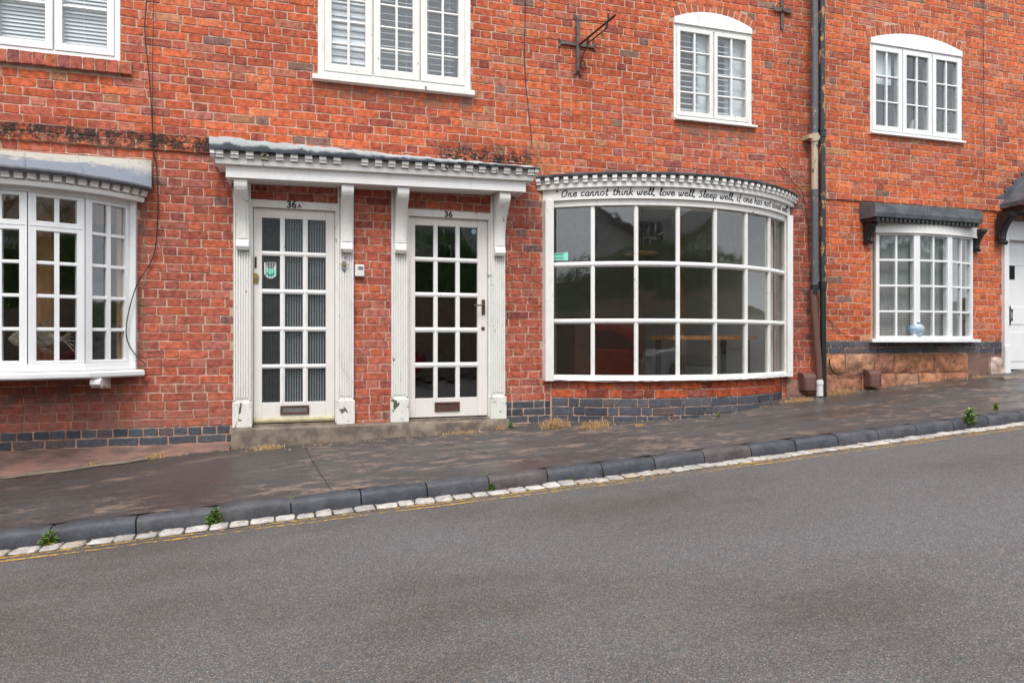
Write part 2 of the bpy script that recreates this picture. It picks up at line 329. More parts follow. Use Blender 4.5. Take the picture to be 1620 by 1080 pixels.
# ------------------------------------------------------------------ ground
def sheet(us, ws, zf):
    mb = MB(); n = len(ws)
    vs = [(u, -(w_(u) if callable(w_) else w_), zf(u, j)) for u in us for j, w_ in enumerate(ws)]
    fs = [(i * n + j, i * n + j + 1, (i + 1) * n + j + 1, (i + 1) * n + j) for i in range(len(us) - 1) for j in range(n - 1)]
    return mb.add(vs, fs)
us = [-60, -40, -25] + [-14 + .25 * i for i in range(137)] + [30, 45, 70]
aw = [0, .25, .6, 1.2, 2., 3., 4, 5., 6., 7.6]
FAR = 7.9
road = build('road', sheet(us, [(lambda u, a=a: wk(u) + a) for a in aw], lambda u, j: road_z(u, wk(u) + aw[j])), M['road'], kind='structure', smooth=60)
def pav_z(u, j): t = j / 6; return gw(u) * (1 - t) + (kt(u) - .003) * t
pav = build('pavement', sheet(us, [(lambda u, j=j: -.04 + (wk(u) - .128 + .04) * j / 6) for j in range(7)], pav_z), M['pave'], kind='structure', smooth=60)
def pav_at(u, w_): return pav_z(u, 6 * min(max((w_ + .04) / (wk(u) - .088), 0), 1))
# bitumen joints between the pavement's patches
def strip(pts, wd, zf, lift=.004):
    mb = MB(); vs = []
    for i, (u, w_) in enumerate(pts):
        a, b = pts[max(i - 1, 0)], pts[min(i + 1, len(pts) - 1)]
        dx, dy = b[0] - a[0], b[1] - a[1]; l = math.hypot(dx, dy); nx, ny = -dy / l * wd / 2, dx / l * wd / 2
        for s in (-1, 1): vs.append((u + nx * s, -(w_ + ny * s), zf(u + nx * s, w_ + ny * s) + lift))
    return mb.add(vs, [(2 * i, 2 * i + 1, 2 * i + 3, 2 * i + 2) for i in range(len(pts) - 1)])
for u0, u1, wa, wb in ((-.02, .16, .16, 1.6), (.95, 1.45, .16, 1.0), (1.75, 5.2, .95, .78), (5.2, 5.9, .78, 1.42)):
    pts = [(u0 + (u1 - u0) * i / 10 + rnd(-.008, .008), wa + (wb - wa) * i / 10 + rnd(-.006, .006)) for i in range(11)]
    build('pavement_joint', strip(pts, .005, pav_at), M['joint'], pav)
# far side of the street
fz = lambda u: road_z(u, wk(u) + 7.6) + .09
far_pav = build('far_pavement', sheet(us, [lambda u: wk(u) + 7.6, lambda u: wk(u) + 7.61, lambda u: 11.6], lambda u, j: fz(u) - (.12 if j == 0 else 0)), M['pave'], kind='structure')
build('verge', sheet(us, [lambda u: 11.6, lambda u: 14.0, lambda u: 60.], lambda u, j: (fz(u), fz(u) + .9, fz(u) + 1.2)[j]), M['bank'], kind='structure')
mb = MB(); mb.add([(-600, -600, -9), (600, -600, -9), (600, 600, -9), (-600, 600, -9)], [(0, 1, 2, 3)]); build('ground', mb, M['bank'], kind='structure')
# kerb: one object per stone
kerb = link('kerb', None, (0, -1.7, CZ - 1.1)); kerb['kind'] = 'structure'
prof = [(-.128, -.2), (-.128, -.004), (-.122, 0), (-.05, .003), (-.026, -.002), (-.011, -.013), (-.003, -.032), (.002, -.06), (.004, -.09), (.004, -.2)]
protos = []
for k in range(4):
    mb = MB(); Ls = 4; vs = []; n = len(prof)
    for i in range(Ls + 1):
        x = -.2265 + .453 * i / Ls; e = .0 if 0 < i < Ls else 1.6
        for a, b in prof:
            f = .005 * e
            vs.append((x, -(a - (f if a > -.1 else -f) + rnd(-.0015, .0015)), b - (f if b > -.15 else 0) + rnd(-.0015, .0015) - CZ))
    fs = [(i * n + j, i * n + j + 1, (i + 1) * n + j + 1, (i + 1) * n + j) for i in range(Ls) for j in range(n - 1)] + [tuple(range(n - 1, -1, -1)), tuple(range(Ls * n, Ls * n + n))]
    # chamfer-like extra rings close to the ends
    o = build('kerb_stone', MB().add(vs, fs), M['kerb'], kerb, smooth=50); protos.append(o)
KU0 = -.1 - 12 * .461                             # joints fall at x = 213, 460, 572 ... in the photo
for i in range(34):
    u = KU0 + .461 * (i + .5); src = protos[i % 4]
    ang = math.atan2(kt(u + .23) - kt(u - .23), .46)
    c = [(.058, .062, .074), (.052, .056, .070), (.066, .068, .078), (.062, .062, .070)][i % 4]
    if i in (15, 19): c = (.085, .068, .068)
    if i < 4: o = src; o.location = (0, 0, 0)
    loc = (u, -wk(u), kt(u) + CZ + rnd(-.003, .003))
    if i >= 4: o = src.copy(); COL.objects.link(o); o.parent = kerb
    me_c = src.data
    q = WL[kerb]; off = KOFF = WL[src]
    o.location = (loc[0] - q[0] + 0, loc[1] - q[1] + off[1], loc[2] - q[2] + off[2])
    o.rotation_euler = (rnd(-.012, .012), -ang, math.atan2(.036, 1) + rnd(-.006, .006)); o.color = (*c, 1)
# gutter bed and its white painted setts
gz = lambda u, w_: road_z(u, w_)
gut = build('gutter', sheet([-14 + .25 * i for i in range(137)], [(lambda u: wk(u) + .0045), (lambda u: wk(u) + .165)], lambda u, j: gz(u, wk(u)) + .004), plain('gutter_dirt', (.05, .038, .03), .95), kind='structure')
sp = []
for k in range(6):
    mb = MB(); nx_, ny_ = 12, 5
    ring = lambda sx, sy, z, j: [(sx * (abs(cos(a)) ** .28) * math.copysign(1, cos(a)) + rnd(-j, j), sy * (abs(sin(a)) ** .26) * math.copysign(1, sin(a)) + rnd(-j, j), z + rnd(-j, j) * .5 - CZ) for a in [2 * pi * (t + .5) / 14 for t in range(14)]]
    r = ring(.060, .064, -.03, .001) + ring(.060, .064, -.006, .005) + ring(.055, .058, .006, .005) + ring(.038, .040, .010, .005)
    fs = [(i * 14 + t, i * 14 + (t + 1) % 14, (i + 1) * 14 + (t + 1) % 14, (i + 1) * 14 + t) for i in range(3) for t in range(14)] + [tuple(range(42, 56))]
    sp.append(build('sett', MB().add(r, fs), M['sett'], gut, smooth=60))
u = -5.6; i = 0
while u < 10.2:
    l = rnd(.108, .155); q = WL[gut]; src = sp[i % 6]; o = src if i < 6 else src.copy()
    if i >= 6: COL.objects.link(o); o.parent = gut
    uc = u + l / 2; w_ = wk(uc) + .086 + rnd(-.007, .007)
    o.location = (uc - q[0], -w_ - q[1], gz(uc, w_) + .006 + rnd(-.004, .003) + CZ + WL[src][2] - q[2]); o.scale = ((l - .006) / .122, rnd(.84, 1.05), rnd(.8, 1.2))
    o.rotation_euler = (rnd(-.06, .06), -.052 + rnd(-.04, .04), rnd(-.08, .08)); g = rnd(.34, .52); o.color = (g, g * .93, g * .86, 1)
    if random.random() < .06: o.color = (.38, .32, .26, 1)
    u += l; i += 1
for a0, a1 in ((.168, .205), (.252, .288)):
    mb = sheet([-9 + .1 * i for i in range(200)], [(lambda u, a=a: wk(u) + a + .004 * sin(u * 9)) for a in (a0, a1)], lambda u, j, q=(a0, a1): gz(u, wk(u) + q[j]) + .0045)
    build('yellow_line', mb, M['yellow'], road)

# ------------------------------------------------------------------ bricks
LS, HB = .224, .0658
def brick_verts(Lx, Hz, j, cham=.0035):
    x, z = Lx / 2, Hz / 2; c = .006
    base = [(-x + c, -z), (-x / 3, -z), (x / 3, -z), (x - c, -z), (x, -z + c), (x, z - c), (x - c, z), (x / 3, z), (-x / 3, z), (-x + c, z), (-x, z - c), (-x, -z + c)]
    out = [(a + rnd(-j, j), b + rnd(-j, j)) for a, b in base]
    ins = [(a - math.copysign(cham, a) * (1 if abs(a) > x * .9 else 0), b - math.copysign(cham, b) * (1 if abs(b) > z * .7 else 0)) for a, b in out]
    v = [(a, .03, b) for a, b in out] + [(a, .003 + rnd(-.001, .001), b) for a, b in out] + [(a, rnd(-.001, .001), b) for a, b in ins]
    return v
n12 = 12
BF = [(r * n12 + k, r * n12 + (k + 1) % n12, (r + 1) * n12 + (k + 1) % n12, (r + 1) * n12 + k) for r in range(2) for k in range(n12)] + [tuple(range(24, 36))]
PROT = [np.array(brick_verts(LS, HB, .0038)) for _ in range(10)] + [np.array(brick_verts(.106, HB, .0035)) for _ in range(8)]
PMESH = {}
def brick_mesh(i, mat):
    if (i, mat.name) not in PMESH:
        me = bpy.data.meshes.new('brick'); me.from_pydata(PROT[i].tolist(), [], BF); me.materials.append(mat); PMESH[(i, mat.name)] = me
    return PMESH[(i, mat.name)]
def project(u, w_, z):
    lat = u * cos(PSI) - (D - w_) * sin(PSI); dep = (D - w_) * cos(PSI) + u * sin(PSI)
    return 810 + F * lat / dep, 540 - F * z / dep, F / dep
UP = [((.56, .128, .050), 6), ((.51, .108, .045), 8), ((.44, .094, .047), 4), ((.58, .160, .07), 2.5), ((.34, .080, .052), 1.3), ((.48, .16, .10), 1.6), ((.24, .13, .10), .35), ((.44, .19, .10), .6)]
LO = [((.46, .118, .070), 5), ((.41, .102, .064), 6), ((.43, .140, .100), 4), ((.50, .120, .058), 2), ((.32, .090, .066), 1.6), ((.23, .115, .10), .4)]
def pick(pal):
    c = random.choices([p[0] for p in pal], [p[1] for p in pal])[0]; f = rnd(.86, 1.14)
    return tuple(q * f for q in c)
def brick_tint(u, z, house):
    if house == 'left': pal = LO if (z < 1.63 or random.random() < .25) else UP
    elif house == 'middle':
        if z < 1.63: pal = LO
        elif z < 2.5 and u > U(950) : pal = LO if random.random() < .55 else UP
        else: pal = UP
    else: pal = UP if random.random() < .85 else LO
    c = pick(pal)
    if house == 'right': c = (c[0] * 1.05, c[1] * 1.12, c[2] * 1.05)
    return c
BLUE = [((.075, .077, .095), 4), ((.05, .053, .068), 3), ((.10, .095, .108), 2), ((.12, .085, .085), 1)]
class Bricks:                                   # collects bricks; the 300 that show largest become parts, the rest one part
    def __init__(s, root, tag='brick', mat=None, most=300): s.root, s.tag, s.mat, s.b, s.most = root, tag, mat or M['brick'], [], most
    def put(s, loc, yaw, roll, sx, sz, proto, tint, depth=1.):     # loc = centre of the face, (u, w, z)
        s.b.append((loc, yaw, roll, sx, sz, proto, tint))
    def finish(s):
        def score(b):
            x, y, k = project(*b[0]); L_ = (LS if b[5] < 10 else .106) * b[3]
            nrm = max(.05, cos(PSI - b[1]) * 1)
            m = 22
            return (L_ * HB * b[4] * k * k) * (1 if (m < x < 1620 - m and 6 < y < 1070) else 0)
        order = sorted(range(len(s.b)), key=lambda i: -score(s.b[i]))
        solo = set(i for i in order[:s.most] if score(s.b[i]) > 0)
        V, Fc, T = [], [], []; base = 0; q = WL[s.root]
        for i, (loc, yaw, roll, sx, sz, pr, tint) in enumerate(s.b):
            if i in solo:
                o = bpy.data.objects.new(s.tag, brick_mesh(pr, s.mat)); COL.objects.link(o); o.parent = s.root
                o.location = (loc[0] - q[0], -loc[1] - q[1], loc[2] + CZ - q[2]); o.scale = (sx, 1, sz); o.rotation_euler = (0, -roll, yaw); o.color = (*tint, 1)
            else:
                v = PROT[pr] * np.array([sx, 1, sz]); c, s_ = cos(-roll), sin(-roll)
                v = np.stack([v[:, 0] * c + v[:, 2] * s_, v[:, 1], -v[:, 0] * s_ + v[:, 2] * c], 1)
                c, s_ = cos(yaw), sin(yaw); v = np.stack([v[:, 0] * c - v[:, 1] * s_, v[:, 0] * s_ + v[:, 1] * c, v[:, 2]], 1)
                V.append(v + np.array([loc[0], -loc[1], loc[2]])); Fc += [tuple(a + base for a in f) for f in BF]; base += 36
                T.append(np.tile(np.array([*tint, 1.]), (36, 1)))
        if V:
            mb = MB(); mb.v = np.concatenate(V).tolist(); mb.f = Fc
            build(s.tag, mb, s.mat, s.root, tint=np.concatenate(T), kind='stuff')
Z0C, CH = 1.655, .075                            # course lines
wob = lambda u: .004 * sin(u * 1.1 + 1) + .003 * sin(u * 2.7)
def lay(br, u0, u1, k0, k1, holes, house, w0=0., palette=None, floor=None, headers=None):
    for k in range(k0, k1):
        z0 = Z0C + CH * k; zc = z0 + CH / 2; lr = random.Random(k + 99); off = (.175 if k % 2 else 0) + lr.uniform(-.03, .03)
        u = -14 + off; h = False
        while u < u1:
            ln = (.1165 if h else .2335) + lr.uniform(-.005, .005)
            if headers is True: ln = .1165 + rnd(-.003, .003)
            if headers is False: ln = .2335 + rnd(-.004, .004)
            a, b = max(u, u0), min(u + ln, u1); tooth = zc > 1.82
            if tooth and abs(u0 - ULM) < .01 and u < ULM: a, b = (u, u + ln) if u + ln / 2 >= ULM else (0, 0)
            if tooth and abs(u1 - ULM) < .01 and u + ln > ULM: a, b = (u, u + ln) if u + ln / 2 < ULM and u < ULM else (0, 0)
            u += ln; h = not h
            if b - a < .03: continue
            segs = [(a, b)]
            for fn in holes:
                iv = fn(zc)
                if not iv: continue
                ns = []
                for p, q in segs:
                    if iv[1] <= p or iv[0] >= q: ns.append((p, q)); continue
                    if iv[0] > p: ns.append((p, iv[0]))
                    if iv[1] < q: ns.append((iv[1], q))
                segs = ns
            for p, q in segs:
                if q - p < .028: continue
                uc = (p + q) / 2
                if zc + .03 < gw(uc) - .02: continue
                if floor and zc < floor(uc): continue
                Lr = q - p - rnd(.008, .0125); long = Lr > .15
                pr = random.randrange(10) if long else 10 + random.randrange(8)
                c = pick(palette) if palette else brick_tint(uc, zc, house)
                br.put((uc, w0 + rnd(-.0018, .0018), zc + wob(uc) + rnd(-.0015, .0015)), rnd(-.006, .006), rnd(-.006, .006), Lr / (LS if long else .106), rnd(.975, 1.02), pr, c)
def rect(u0, u1, z0, z1): return lambda z: (u0, u1) if z0 < z < z1 else None
def archhole(u0, u1, z0, zs, rise, thick):
    Rr = ((u1 - u0) ** 2 / 4 + rise ** 2) / (2 * rise); uc = (u0 + u1) / 2; zc = zs + rise - Rr; Ro = Rr + thick
    def f(z):
        if z < z0: return None
        if z < zs - .02: return (u0, u1)
        if z > zc + Ro: return None
        half = math.sqrt(max(Ro * Ro - (z - zc) ** 2, 0)); half = min(half, (u1 - u0) / 2 + thick * .45)
        return (uc - half, uc + half)
    return f
def wallface(mb, u0, u1, z0, z1, holes, y=.005, reveal=.13):    # mortar face with rectangular holes and their reveals
    xs = sorted({u0, u1, *[h for r in holes for h in r[:2] if u0 < h < u1]}); zs = sorted({z0, z1, *[h for r in holes for h in r[2:4] if z0 < h < z1]})
    for a, b in zip(xs, xs[1:]):
        for c, d in zip(zs, zs[1:]):
            if any(r[0] < (a + b) / 2 < r[1] and r[2] < (c + d) / 2 < r[3] for r in holes): continue
            mb.add([(a, y, c), (b, y, c), (b, y, d), (a, y, d)], [(0, 1, 2, 3)])
    for r in holes:
        a, b, c, d = max(r[0], u0), min(r[1], u1), max(r[2], z0), min(r[3], z1); y1 = y + reveal
        mb.add([(a, y, c), (b, y, c), (b, y, d), (a, y, d), (a, y1, c), (b, y1, c), (b, y1, d), (a, y1, d)], [(0, 4, 5, 1), (3, 2, 6, 7), (0, 3, 7, 4), (1, 5, 6, 2)])
def room(root, u0, u1, z0, z1, mat='room', depth=3., y0=.14, name='room', front=True):
    mb = MB(); y1 = depth
    v = [(u0, y0, z0), (u1, y0, z0), (u1, y1, z0), (u0, y1, z0), (u0, y0, z1), (u1, y0, z1), (u1, y1, z1), (u0, y1, z1)]
    mb.add(v, [(3, 2, 6, 7), (0, 3, 7, 4), (1, 5, 6, 2), (4, 7, 6, 5), (0, 1, 2, 3)])
    o = build(name, mb, M[mat], root); return o

# openings, measured
A_ = dict(u0=U(-132), u1=U(190), z0=Z(190, 97), z1=4.55)
Bc = U(1.5, .38); BR = U(207); BLf = 2 * Bc - BR
dA = (U(396.5), U(534.5)); dB = (U(644.5), U(777))
CL, CR = 2.386, 5.188
E_ = dict(u0=U(503), u1=U(744), z0=Z(503, 119.5), z1=4.35)
F_ = dict(u0=U(1066), u1=U(1189), z0=2.40, zs=3.50, rise=.105)
G_ = dict(u0=U(1377), u1=U(1521.5), z0=2.49, zs=3.615, rise=.115)
HL, HR = U(1381.5), U(1533)
dC = (U(1585), 10.35)
ULM, UMR = U(369), U(1297)
WT = 5.3                                         # wall top
left = thing('brick_house', (-3, 0, -1.1), 'red brick house on the left with white bay window and blue plinth courses', 'house')
mid = thing('brick_house', (2.8, 0, -.9), 'weathered red brick shop house with two glazed doors under one canopy and big bow window', 'house')
right = thing('brick_house', (8, 0, -.5), 'bright orange brick house on the right with sandstone base beyond the drainpipes', 'house')
for root, u0, u1, holes, rects in (
    (left, -8.5, ULM, [rect(A_['u0'], A_['u1'], A_['z0'] - .11, 9), rect(BLf, BR + .04, -.25, 1.3)], [(A_['u0'], A_['u1'], A_['z0'], A_['z1']), (BLf, BR, -.24, 1.2)]),
    (mid, ULM, UMR, [rect(*dA, -2, 1.28), rect(*dB, -2, 1.275), rect(CL - .09, CR + .10, -.39, 1.62), rect(E_['u0'], E_['u1'], E_['z0'], E_['z1']), archhole(F_['u0'], F_['u1'], F_['z0'], F_['zs'], F_['rise'], .112)],
     [(*dA, -1.5, 1.28), (*dB, -1.5, 1.275), (CL, CR, -.38, 1.5), (E_['u0'], E_['u1'], E_['z0'], E_['z1']), (F_['u0'] + .004, F_['u1'] - .004, F_['z0'], F_['zs'] - .02)]),
    (right, UMR, 14, [archhole(G_['u0'], G_['u1'], G_['z0'], G_['zs'], G_['rise'], .115), rect(HL - .03, HR + .03, .0, 1.4), rect(*dC, -2, 1.62)],
     [(G_['u0'] + .004, G_['u1'] - .004, G_['z0'], G_['zs'] - .02), (HL, HR, .03, 1.3), (*dC, -1.5, 1.55)])):
    mb = MB(); wallface(mb, u0, u1, -2.2, WT, rects)
    hs = {left: 'left', mid: 'middle', right: 'right'}[root]
    if root is left: mb.add([(u0, .005, -2.2), (u0, 5, -2.2), (u0, 5, WT), (u0, .005, WT)], [(0, 1, 2, 3)])
    if root is right: mb.add([(u1, .005, -2.2), (u1, 5, -2.2), (u1, 5, WT), (u1, .005, WT)], [(0, 1, 2, 3)])
    wl = build('wall', mb, M['mortar'], root)
    mb = MB(); mb.prism([(.18, WT), (.18, WT + .12), (-2.6, WT + 2.2), (-5, WT + .3), (-5, WT)], u0, u1); build('roof', mb, M['slate'], root)
    br = Bricks(root)
    kt_ = 48
    if hs == 'left':
        lay(br, u0, u1, 2, kt_, holes, hs); lay(br, u0, u1, -32, 0, holes, hs)
        sc_ = Bricks(root, 'string_course_brick'); lay(sc_, u0, U(335), 0, 2, [], hs, w0=.024, palette=[((.50, .12, .045), 3), ((.46, .14, .075), 2), ((.34, .08, .05), 1)], headers=False); sc_.finish()
        lay(br, U(335), u1, 0, 2, holes, hs)
        m2 = MB(); m2.box(u0, U(335), .019, -.01, 1.657, 1.803); build('string_course_bed', m2, M['mortar'], root)
        bb = Bricks(root, 'plinth_brick', M['blue']); lay(bb, u0, U(366), -33, -32, [], hs, palette=BLUE, headers=True); lay(bb, u0, U(366), -34, -33, [], hs, palette=BLUE, headers=False); bb.finish()
    elif hs == 'middle':
        pl = rect(U(797), CL - .002, -9, -.595); lay(br, u0, u1, -36, kt_, holes + [pl, rect(CL - .002, CR + .002, -9, -.38)], hs, floor=lambda u: -.80 if u < U(800) else -9)
        bb = Bricks(root, 'plinth_brick', M['blue']); lay(bb, U(799), CL - .002, -35, -30, [], hs, palette=BLUE)
        MIDBB = bb
    else:
        lay(br, u0, u1, 2, kt_, holes, hs); lay(br, u0, u1, -22, 0, holes, hs)
        sc_ = Bricks(root, 'string_course_brick'); lay(sc_, U(1306), u1, 0, 2, [rect(*dC, 1.5, 1.75)], hs, w0=.022); sc_.finish()
        m2 = MB(); m2.box(U(1306), u1, .017, -.01, 1.657, 1.803); build('string_course_bed', m2, M['mortar'], root)
        bb = Bricks(root, 'plinth_brick', M['blue']); dh = rect(*dC, -9, 9)
        lay(bb, U(1306), u1, -23, -22, [dh], hs, w0=.004, palette=BLUE, headers=True); lay(bb, U(1306), u1, -24, -23, [dh], hs, w0=.004, palette=BLUE, headers=False); bb.finish()
        lay(br, u0, U(1306), -30, -22, [], hs)
    br.finish()

# pink cement fillet at the foot of the left house, coarse step under the doors
mb = MB(); vs = []; seg = [-8.5 + (U(365) + 8.5) * i / 90 for i in range(91)]
for u in seg:
    g = gw(u); t = -.897 + rnd(-.006, .004)
    vs += [(u, .01, t), (u, -.012 + rnd(-.004, .004), t - .012), (u, -.022 + rnd(-.006, .006), min(t - .03, (t + g) / 2) + rnd(-.012, .006)), (u, -.045 + rnd(-.014, .008), pav_at(u, .045) + .014 + rnd(0, .018)), (u, -.12 + rnd(-.03, .03), pav_at(u, .12) - .004)]
mb.add(vs, [(5 * i + j, 5 * i + j + 1, 5 * i + j + 6, 5 * i + j + 5) for i in range(90) for j in range(4)]); build('cement_fillet', mb, M['fillet'], left, smooth=50)
pts_ = [(-6 + (U(238) + 6) * i / 60, .155 - .05 * max(0, i - 50) / 10 + rnd(-.02, .02)) for i in range(61)]
build('concrete_strip', strip(pts_, .13, pav_at, .006), M['concrete'], pav)
mb = MB(); n_ = 24; vs = []
for i in range(n_ + 1):
    u = U(367) + (U(802) - U(367)) * i / n_; e = rnd(-.006, .006)
    vs += [(u, .16, -.765), (u, -.075 + e, -.768 + rnd(-.003, .003)), (u, -.093 + e, -.783 + rnd(-.004, .004)), (u, -.10 + rnd(-.006, .006), -.86), (u, -.105 + rnd(-.006, .006), -1.1), (u, .16, -1.1)]
mb.add(vs, [(6 * i + j, 6 * i + j + 1, 6 * i + j + 7, 6 * i + j + 6) for i in range(n_) for j in range(5)] + [(5, 4, 3, 2, 1, 0), tuple(range(6 * n_, 6 * n_ + 6))]); build('doorstep', mb, M['concrete'], mid, smooth=40)

# ------------------------------------------------------------------ arcs for bow windows
class Arc:
    def __init__(s, uL, uR, sag, wb=0., facets=0):
        s.h = (uR - uL) / 2; s.R = (s.h ** 2 + sag ** 2) / (2 * sag); s.a = math.asin(s.h / s.R); s.uc = (uL + uR) / 2; s.wc = wb + sag - s.R; s.fc = facets
        s.len = 2 * s.a * s.R
    def raw(s, t, off):
        g = -s.a + 2 * s.a * t; return s.uc + (s.R + off) * sin(g), s.wc + (s.R + off) * cos(g)
    def pt(s, t, off=0.):
        if not s.fc: return s.raw(t, off)
        f = min(max(t, 0), .99999) * s.fc; k = int(f); f = t * s.fc - k
        a, b = s.raw(k / s.fc, off), s.raw((k + 1) / s.fc, off); return a[0] + (b[0] - a[0]) * f, a[1] + (b[1] - a[1]) * f
    def yaw(s, t): g = -s.a + 2 * s.a * t; return g
    def sweep(s, mb, prof, t0=0., t1=1., n=None, jit=None):
        if n is None: n = max(1, int((t1 - t0) * 42))
        if s.fc:
            ts = sorted({t0, t1, *[k / s.fc for k in range(s.fc + 1) if t0 < k / s.fc < t1]})
        else: ts = [t0 + (t1 - t0) * i / n for i in range(n + 1)]
        m = len(prof); vs = []
        for t in ts:
            for j, (o_, z) in enumerate(prof):
                dz = rnd(-jit[j], jit[j]) if jit else 0
                x, w_ = s.pt(t, o_); vs.append((x, -w_, z + dz))
        fs = [(i * m + j, (i + 1) * m + j, (i + 1) * m + (j + 1) % m, i * m + (j + 1) % m) for i in range(len(ts) - 1) for j in range(m)]
        fs += [tuple(range(m)), tuple(range(len(vs) - 1, len(vs) - m - 1, -1))]
        return mb.add(vs, fs)
    def slab(s, z0, z1, off=-.02, n=30, back=.1):       # horizontal board filling the bow
        mb = MB(); ts = [i / n for i in range(n + 1)]; vs = []
        for t in ts:
            x, w_ = s.pt(t, off); vs += [(x, -w_, z0), (x, -w_, z1), (x, back, z0), (x, back, z1)]
        fs = []
        for i in range(n):
            a, b = 4 * i, 4 * i + 4; fs += [(a, b, b + 1, a + 1), (a + 1, b + 1, b + 3, a + 3), (a, a + 2, b + 2, b), (a + 2, a + 3, b + 3, b + 2)]
        return mb.add(vs, fs + [(0, 1, 3, 2), (4 * n, 4 * n + 2, 4 * n + 3, 4 * n + 1)])
def box_prof(o0, o1, z0, z1, c=0.):
    if not c: return [(o0, z0), (o1, z0), (o1, z1), (o0, z1)]
    return [(o0, z0), (o1 - c, z0), (o1, z0 + c), (o1, z1 - c), (o1 - c, z1), (o0, z1)]
def arc_pane(A, t0, t1, z0, z1, root, mat, off=0., tilt=.0018):
    mb = MB(); P = [A.pt(t0, off), A.pt(t1, off)]; Q = [A.pt(t0, off - .004), A.pt(t1, off - .004)]
    j = [rnd(-tilt, tilt) for _ in range(4)]
    mb.hexa([(P[0][0], -P[0][1] + j[0], z0), (P[1][0], -P[1][1] + j[1], z0), (Q[1][0], -Q[1][1] + j[1], z0), (Q[0][0], -Q[0][1] + j[0], z0),
             (P[0][0], -P[0][1] + j[2], z1), (P[1][0], -P[1][1] + j[3], z1), (Q[1][0], -Q[1][1] + j[3], z1), (Q[0][0], -Q[0][1] + j[2], z1)])
    return build('pane', mb, M[mat], root)
def dentils(A, n, z0, z1, o0, o1, root, mat, wd=.042, t0=.012, t1=.988):
    mb = MB(); h = wd / 2; pr = [(0, z0), (o1 - o0 - .012, z0), (o1 - o0 - .012, (z0 + z1) / 2), (o1 - o0, (z0 + z1) / 2), (o1 - o0, z1), (0, z1)]
    mb.prism(pr, -h, h); src = None
    for i in range(n):
        t = t0 + (t1 - t0) * i / (n - 1); x, w_ = A.raw(t, o0); g = A.yaw(t)
        if src is None:
            src = build('dentil', mb, M[mat], root); c0 = src.data; zc = WL[src][2]; yo = WL[src][1]
            first = src
        o = first if i == 0 else first.copy()
        if i: COL.objects.link(o); o.parent = root
        q = WL[root]; o.location = (x + sin(g) * -yo - q[0], -w_ + cos(g) * yo - q[1], zc - q[2]); o.rotation_euler = (rnd(-.03, .03), rnd(-.03, .03), g)
# ------------------------------------------------------------------ big bow window
A = Arc(CL, CR, .466)
gz0, gz1 = -.338, 1.352
mb = MB(); A.sweep(mb, box_prof(-.05, .035, gz1, 1.425, .006)); A.sweep(mb, [(-.06, gz0), (.03, gz0), (.05, gz0 - .02), (.055, gz0 - .052), (.04, gz0 - .062), (-.06, gz0 - .06)], jit=[0, .001, .003, .005, .006, 0], n=60)
mb.box(CL - .085, CL + .004, .075, -.02, gz0 - .06, 1.425); mb.box(CR + .012, CR + .085, .07, -.02, gz0 - .06, 1.425); mb.box(CR - .004, CR + .03, .04, -.02, gz0 - .06, 1.425)
bow = build('bow_window', mb, M['peel'], mid, smooth=35)
rows = [(gz0, .173), (.222, .745), (.798, gz1)]
rz = [(gz0, .178), (.228, .748), (.800, gz1)]
bw = .041 / A.len / 2
for i in range(1, 7):
    mb = MB(); t = i / 7; A.sweep(mb, [(-.03, gz0 - .001), (.022, gz0 - .001), (.022, gz1 + .001), (-.03, gz1 + .001)], t - bw * .55, t + bw * .55, n=1); A.sweep(mb, [(-.012, gz0 - .001), (.012, gz0 - .001), (.012, gz1 + .001), (-.012, gz1 + .001)], t - bw, t + bw, n=1)
    build('glazing_bar', mb, M['white' if i % 2 else 'peel'], bow)
for za, zb in ((.178, .228), (.748, .800)):
    mb = MB(); zc = (za + zb) / 2; A.sweep(mb, [(-.03, za), (.010, za), (.026, zc - .009), (.027, zc + .007), (.012, zb), (-.03, zb)], n=60); build('glazing_bar', mb, M['white'], bow, smooth=30)
for i in range(7):
    for za, zb in rz:
        ta, tb = i / 7 + (bw if i else 0), (i + 1) / 7 - (bw if i < 6 else 0)
        arc_pane(A, ta, tb, za, zb, bow, 'oldglass', tilt=.0025)
mb = MB(); A.sweep(mb, [(-.05, 1.425), (.062, 1.417), (.062, 1.535), (-.05, 1.535)], -.022, 1.022); fas = build('fascia', mb, M['white'], bow, smooth=30)
mb = MB(); A.sweep(mb, [(-.05, 1.535), (.085, 1.527), (.098, 1.53), (.098, 1.566), (.085, 1.572), (.085, 1.640), (-.05, 1.640)], -.038, 1.038); build('cornice', mb, M['white'], bow, smooth=30)
dentils(A, 36, 1.576, 1.636, .085, .138, bow, 'white', .045, -.03, 1.03)
mb = MB(); A.sweep(mb, [(-.6, 1.74), (.125, 1.668), (.142, 1.664), (.148, 1.653), (.144, 1.639), (.12, 1.637), (-.6, 1.641)], -.036, 1.036, n=70, jit=[0, .003, .003, .003, .003, 0, 0]); build('lead_roof', mb, plain('black_bow_lead', (.028, .03, .034), .65, scale=9, alt=(.08, .084, .09)), bow, smooth=40)
mb = MB(); vs = []
for i in range(41):
    x, w_ = A.pt(.90 + .075 * i / 40, -.09 + .012 * sin(i * .9)); vs += [(x, -w_, -.38), (x, -w_, 1.44)]
mb.add(vs, [(2 * i, 2 * i + 2, 2 * i + 3, 2 * i + 1) for i in range(40)]); build('curtain', mb, M['slat'], bow, smooth=80)
mb = A.slab(-.41, -.385, -.03); build('window_board', mb, M['oak'], bow)
mb = A.slab(1.44, 1.46, -.03); build('soffit', mb, M['room'], bow)
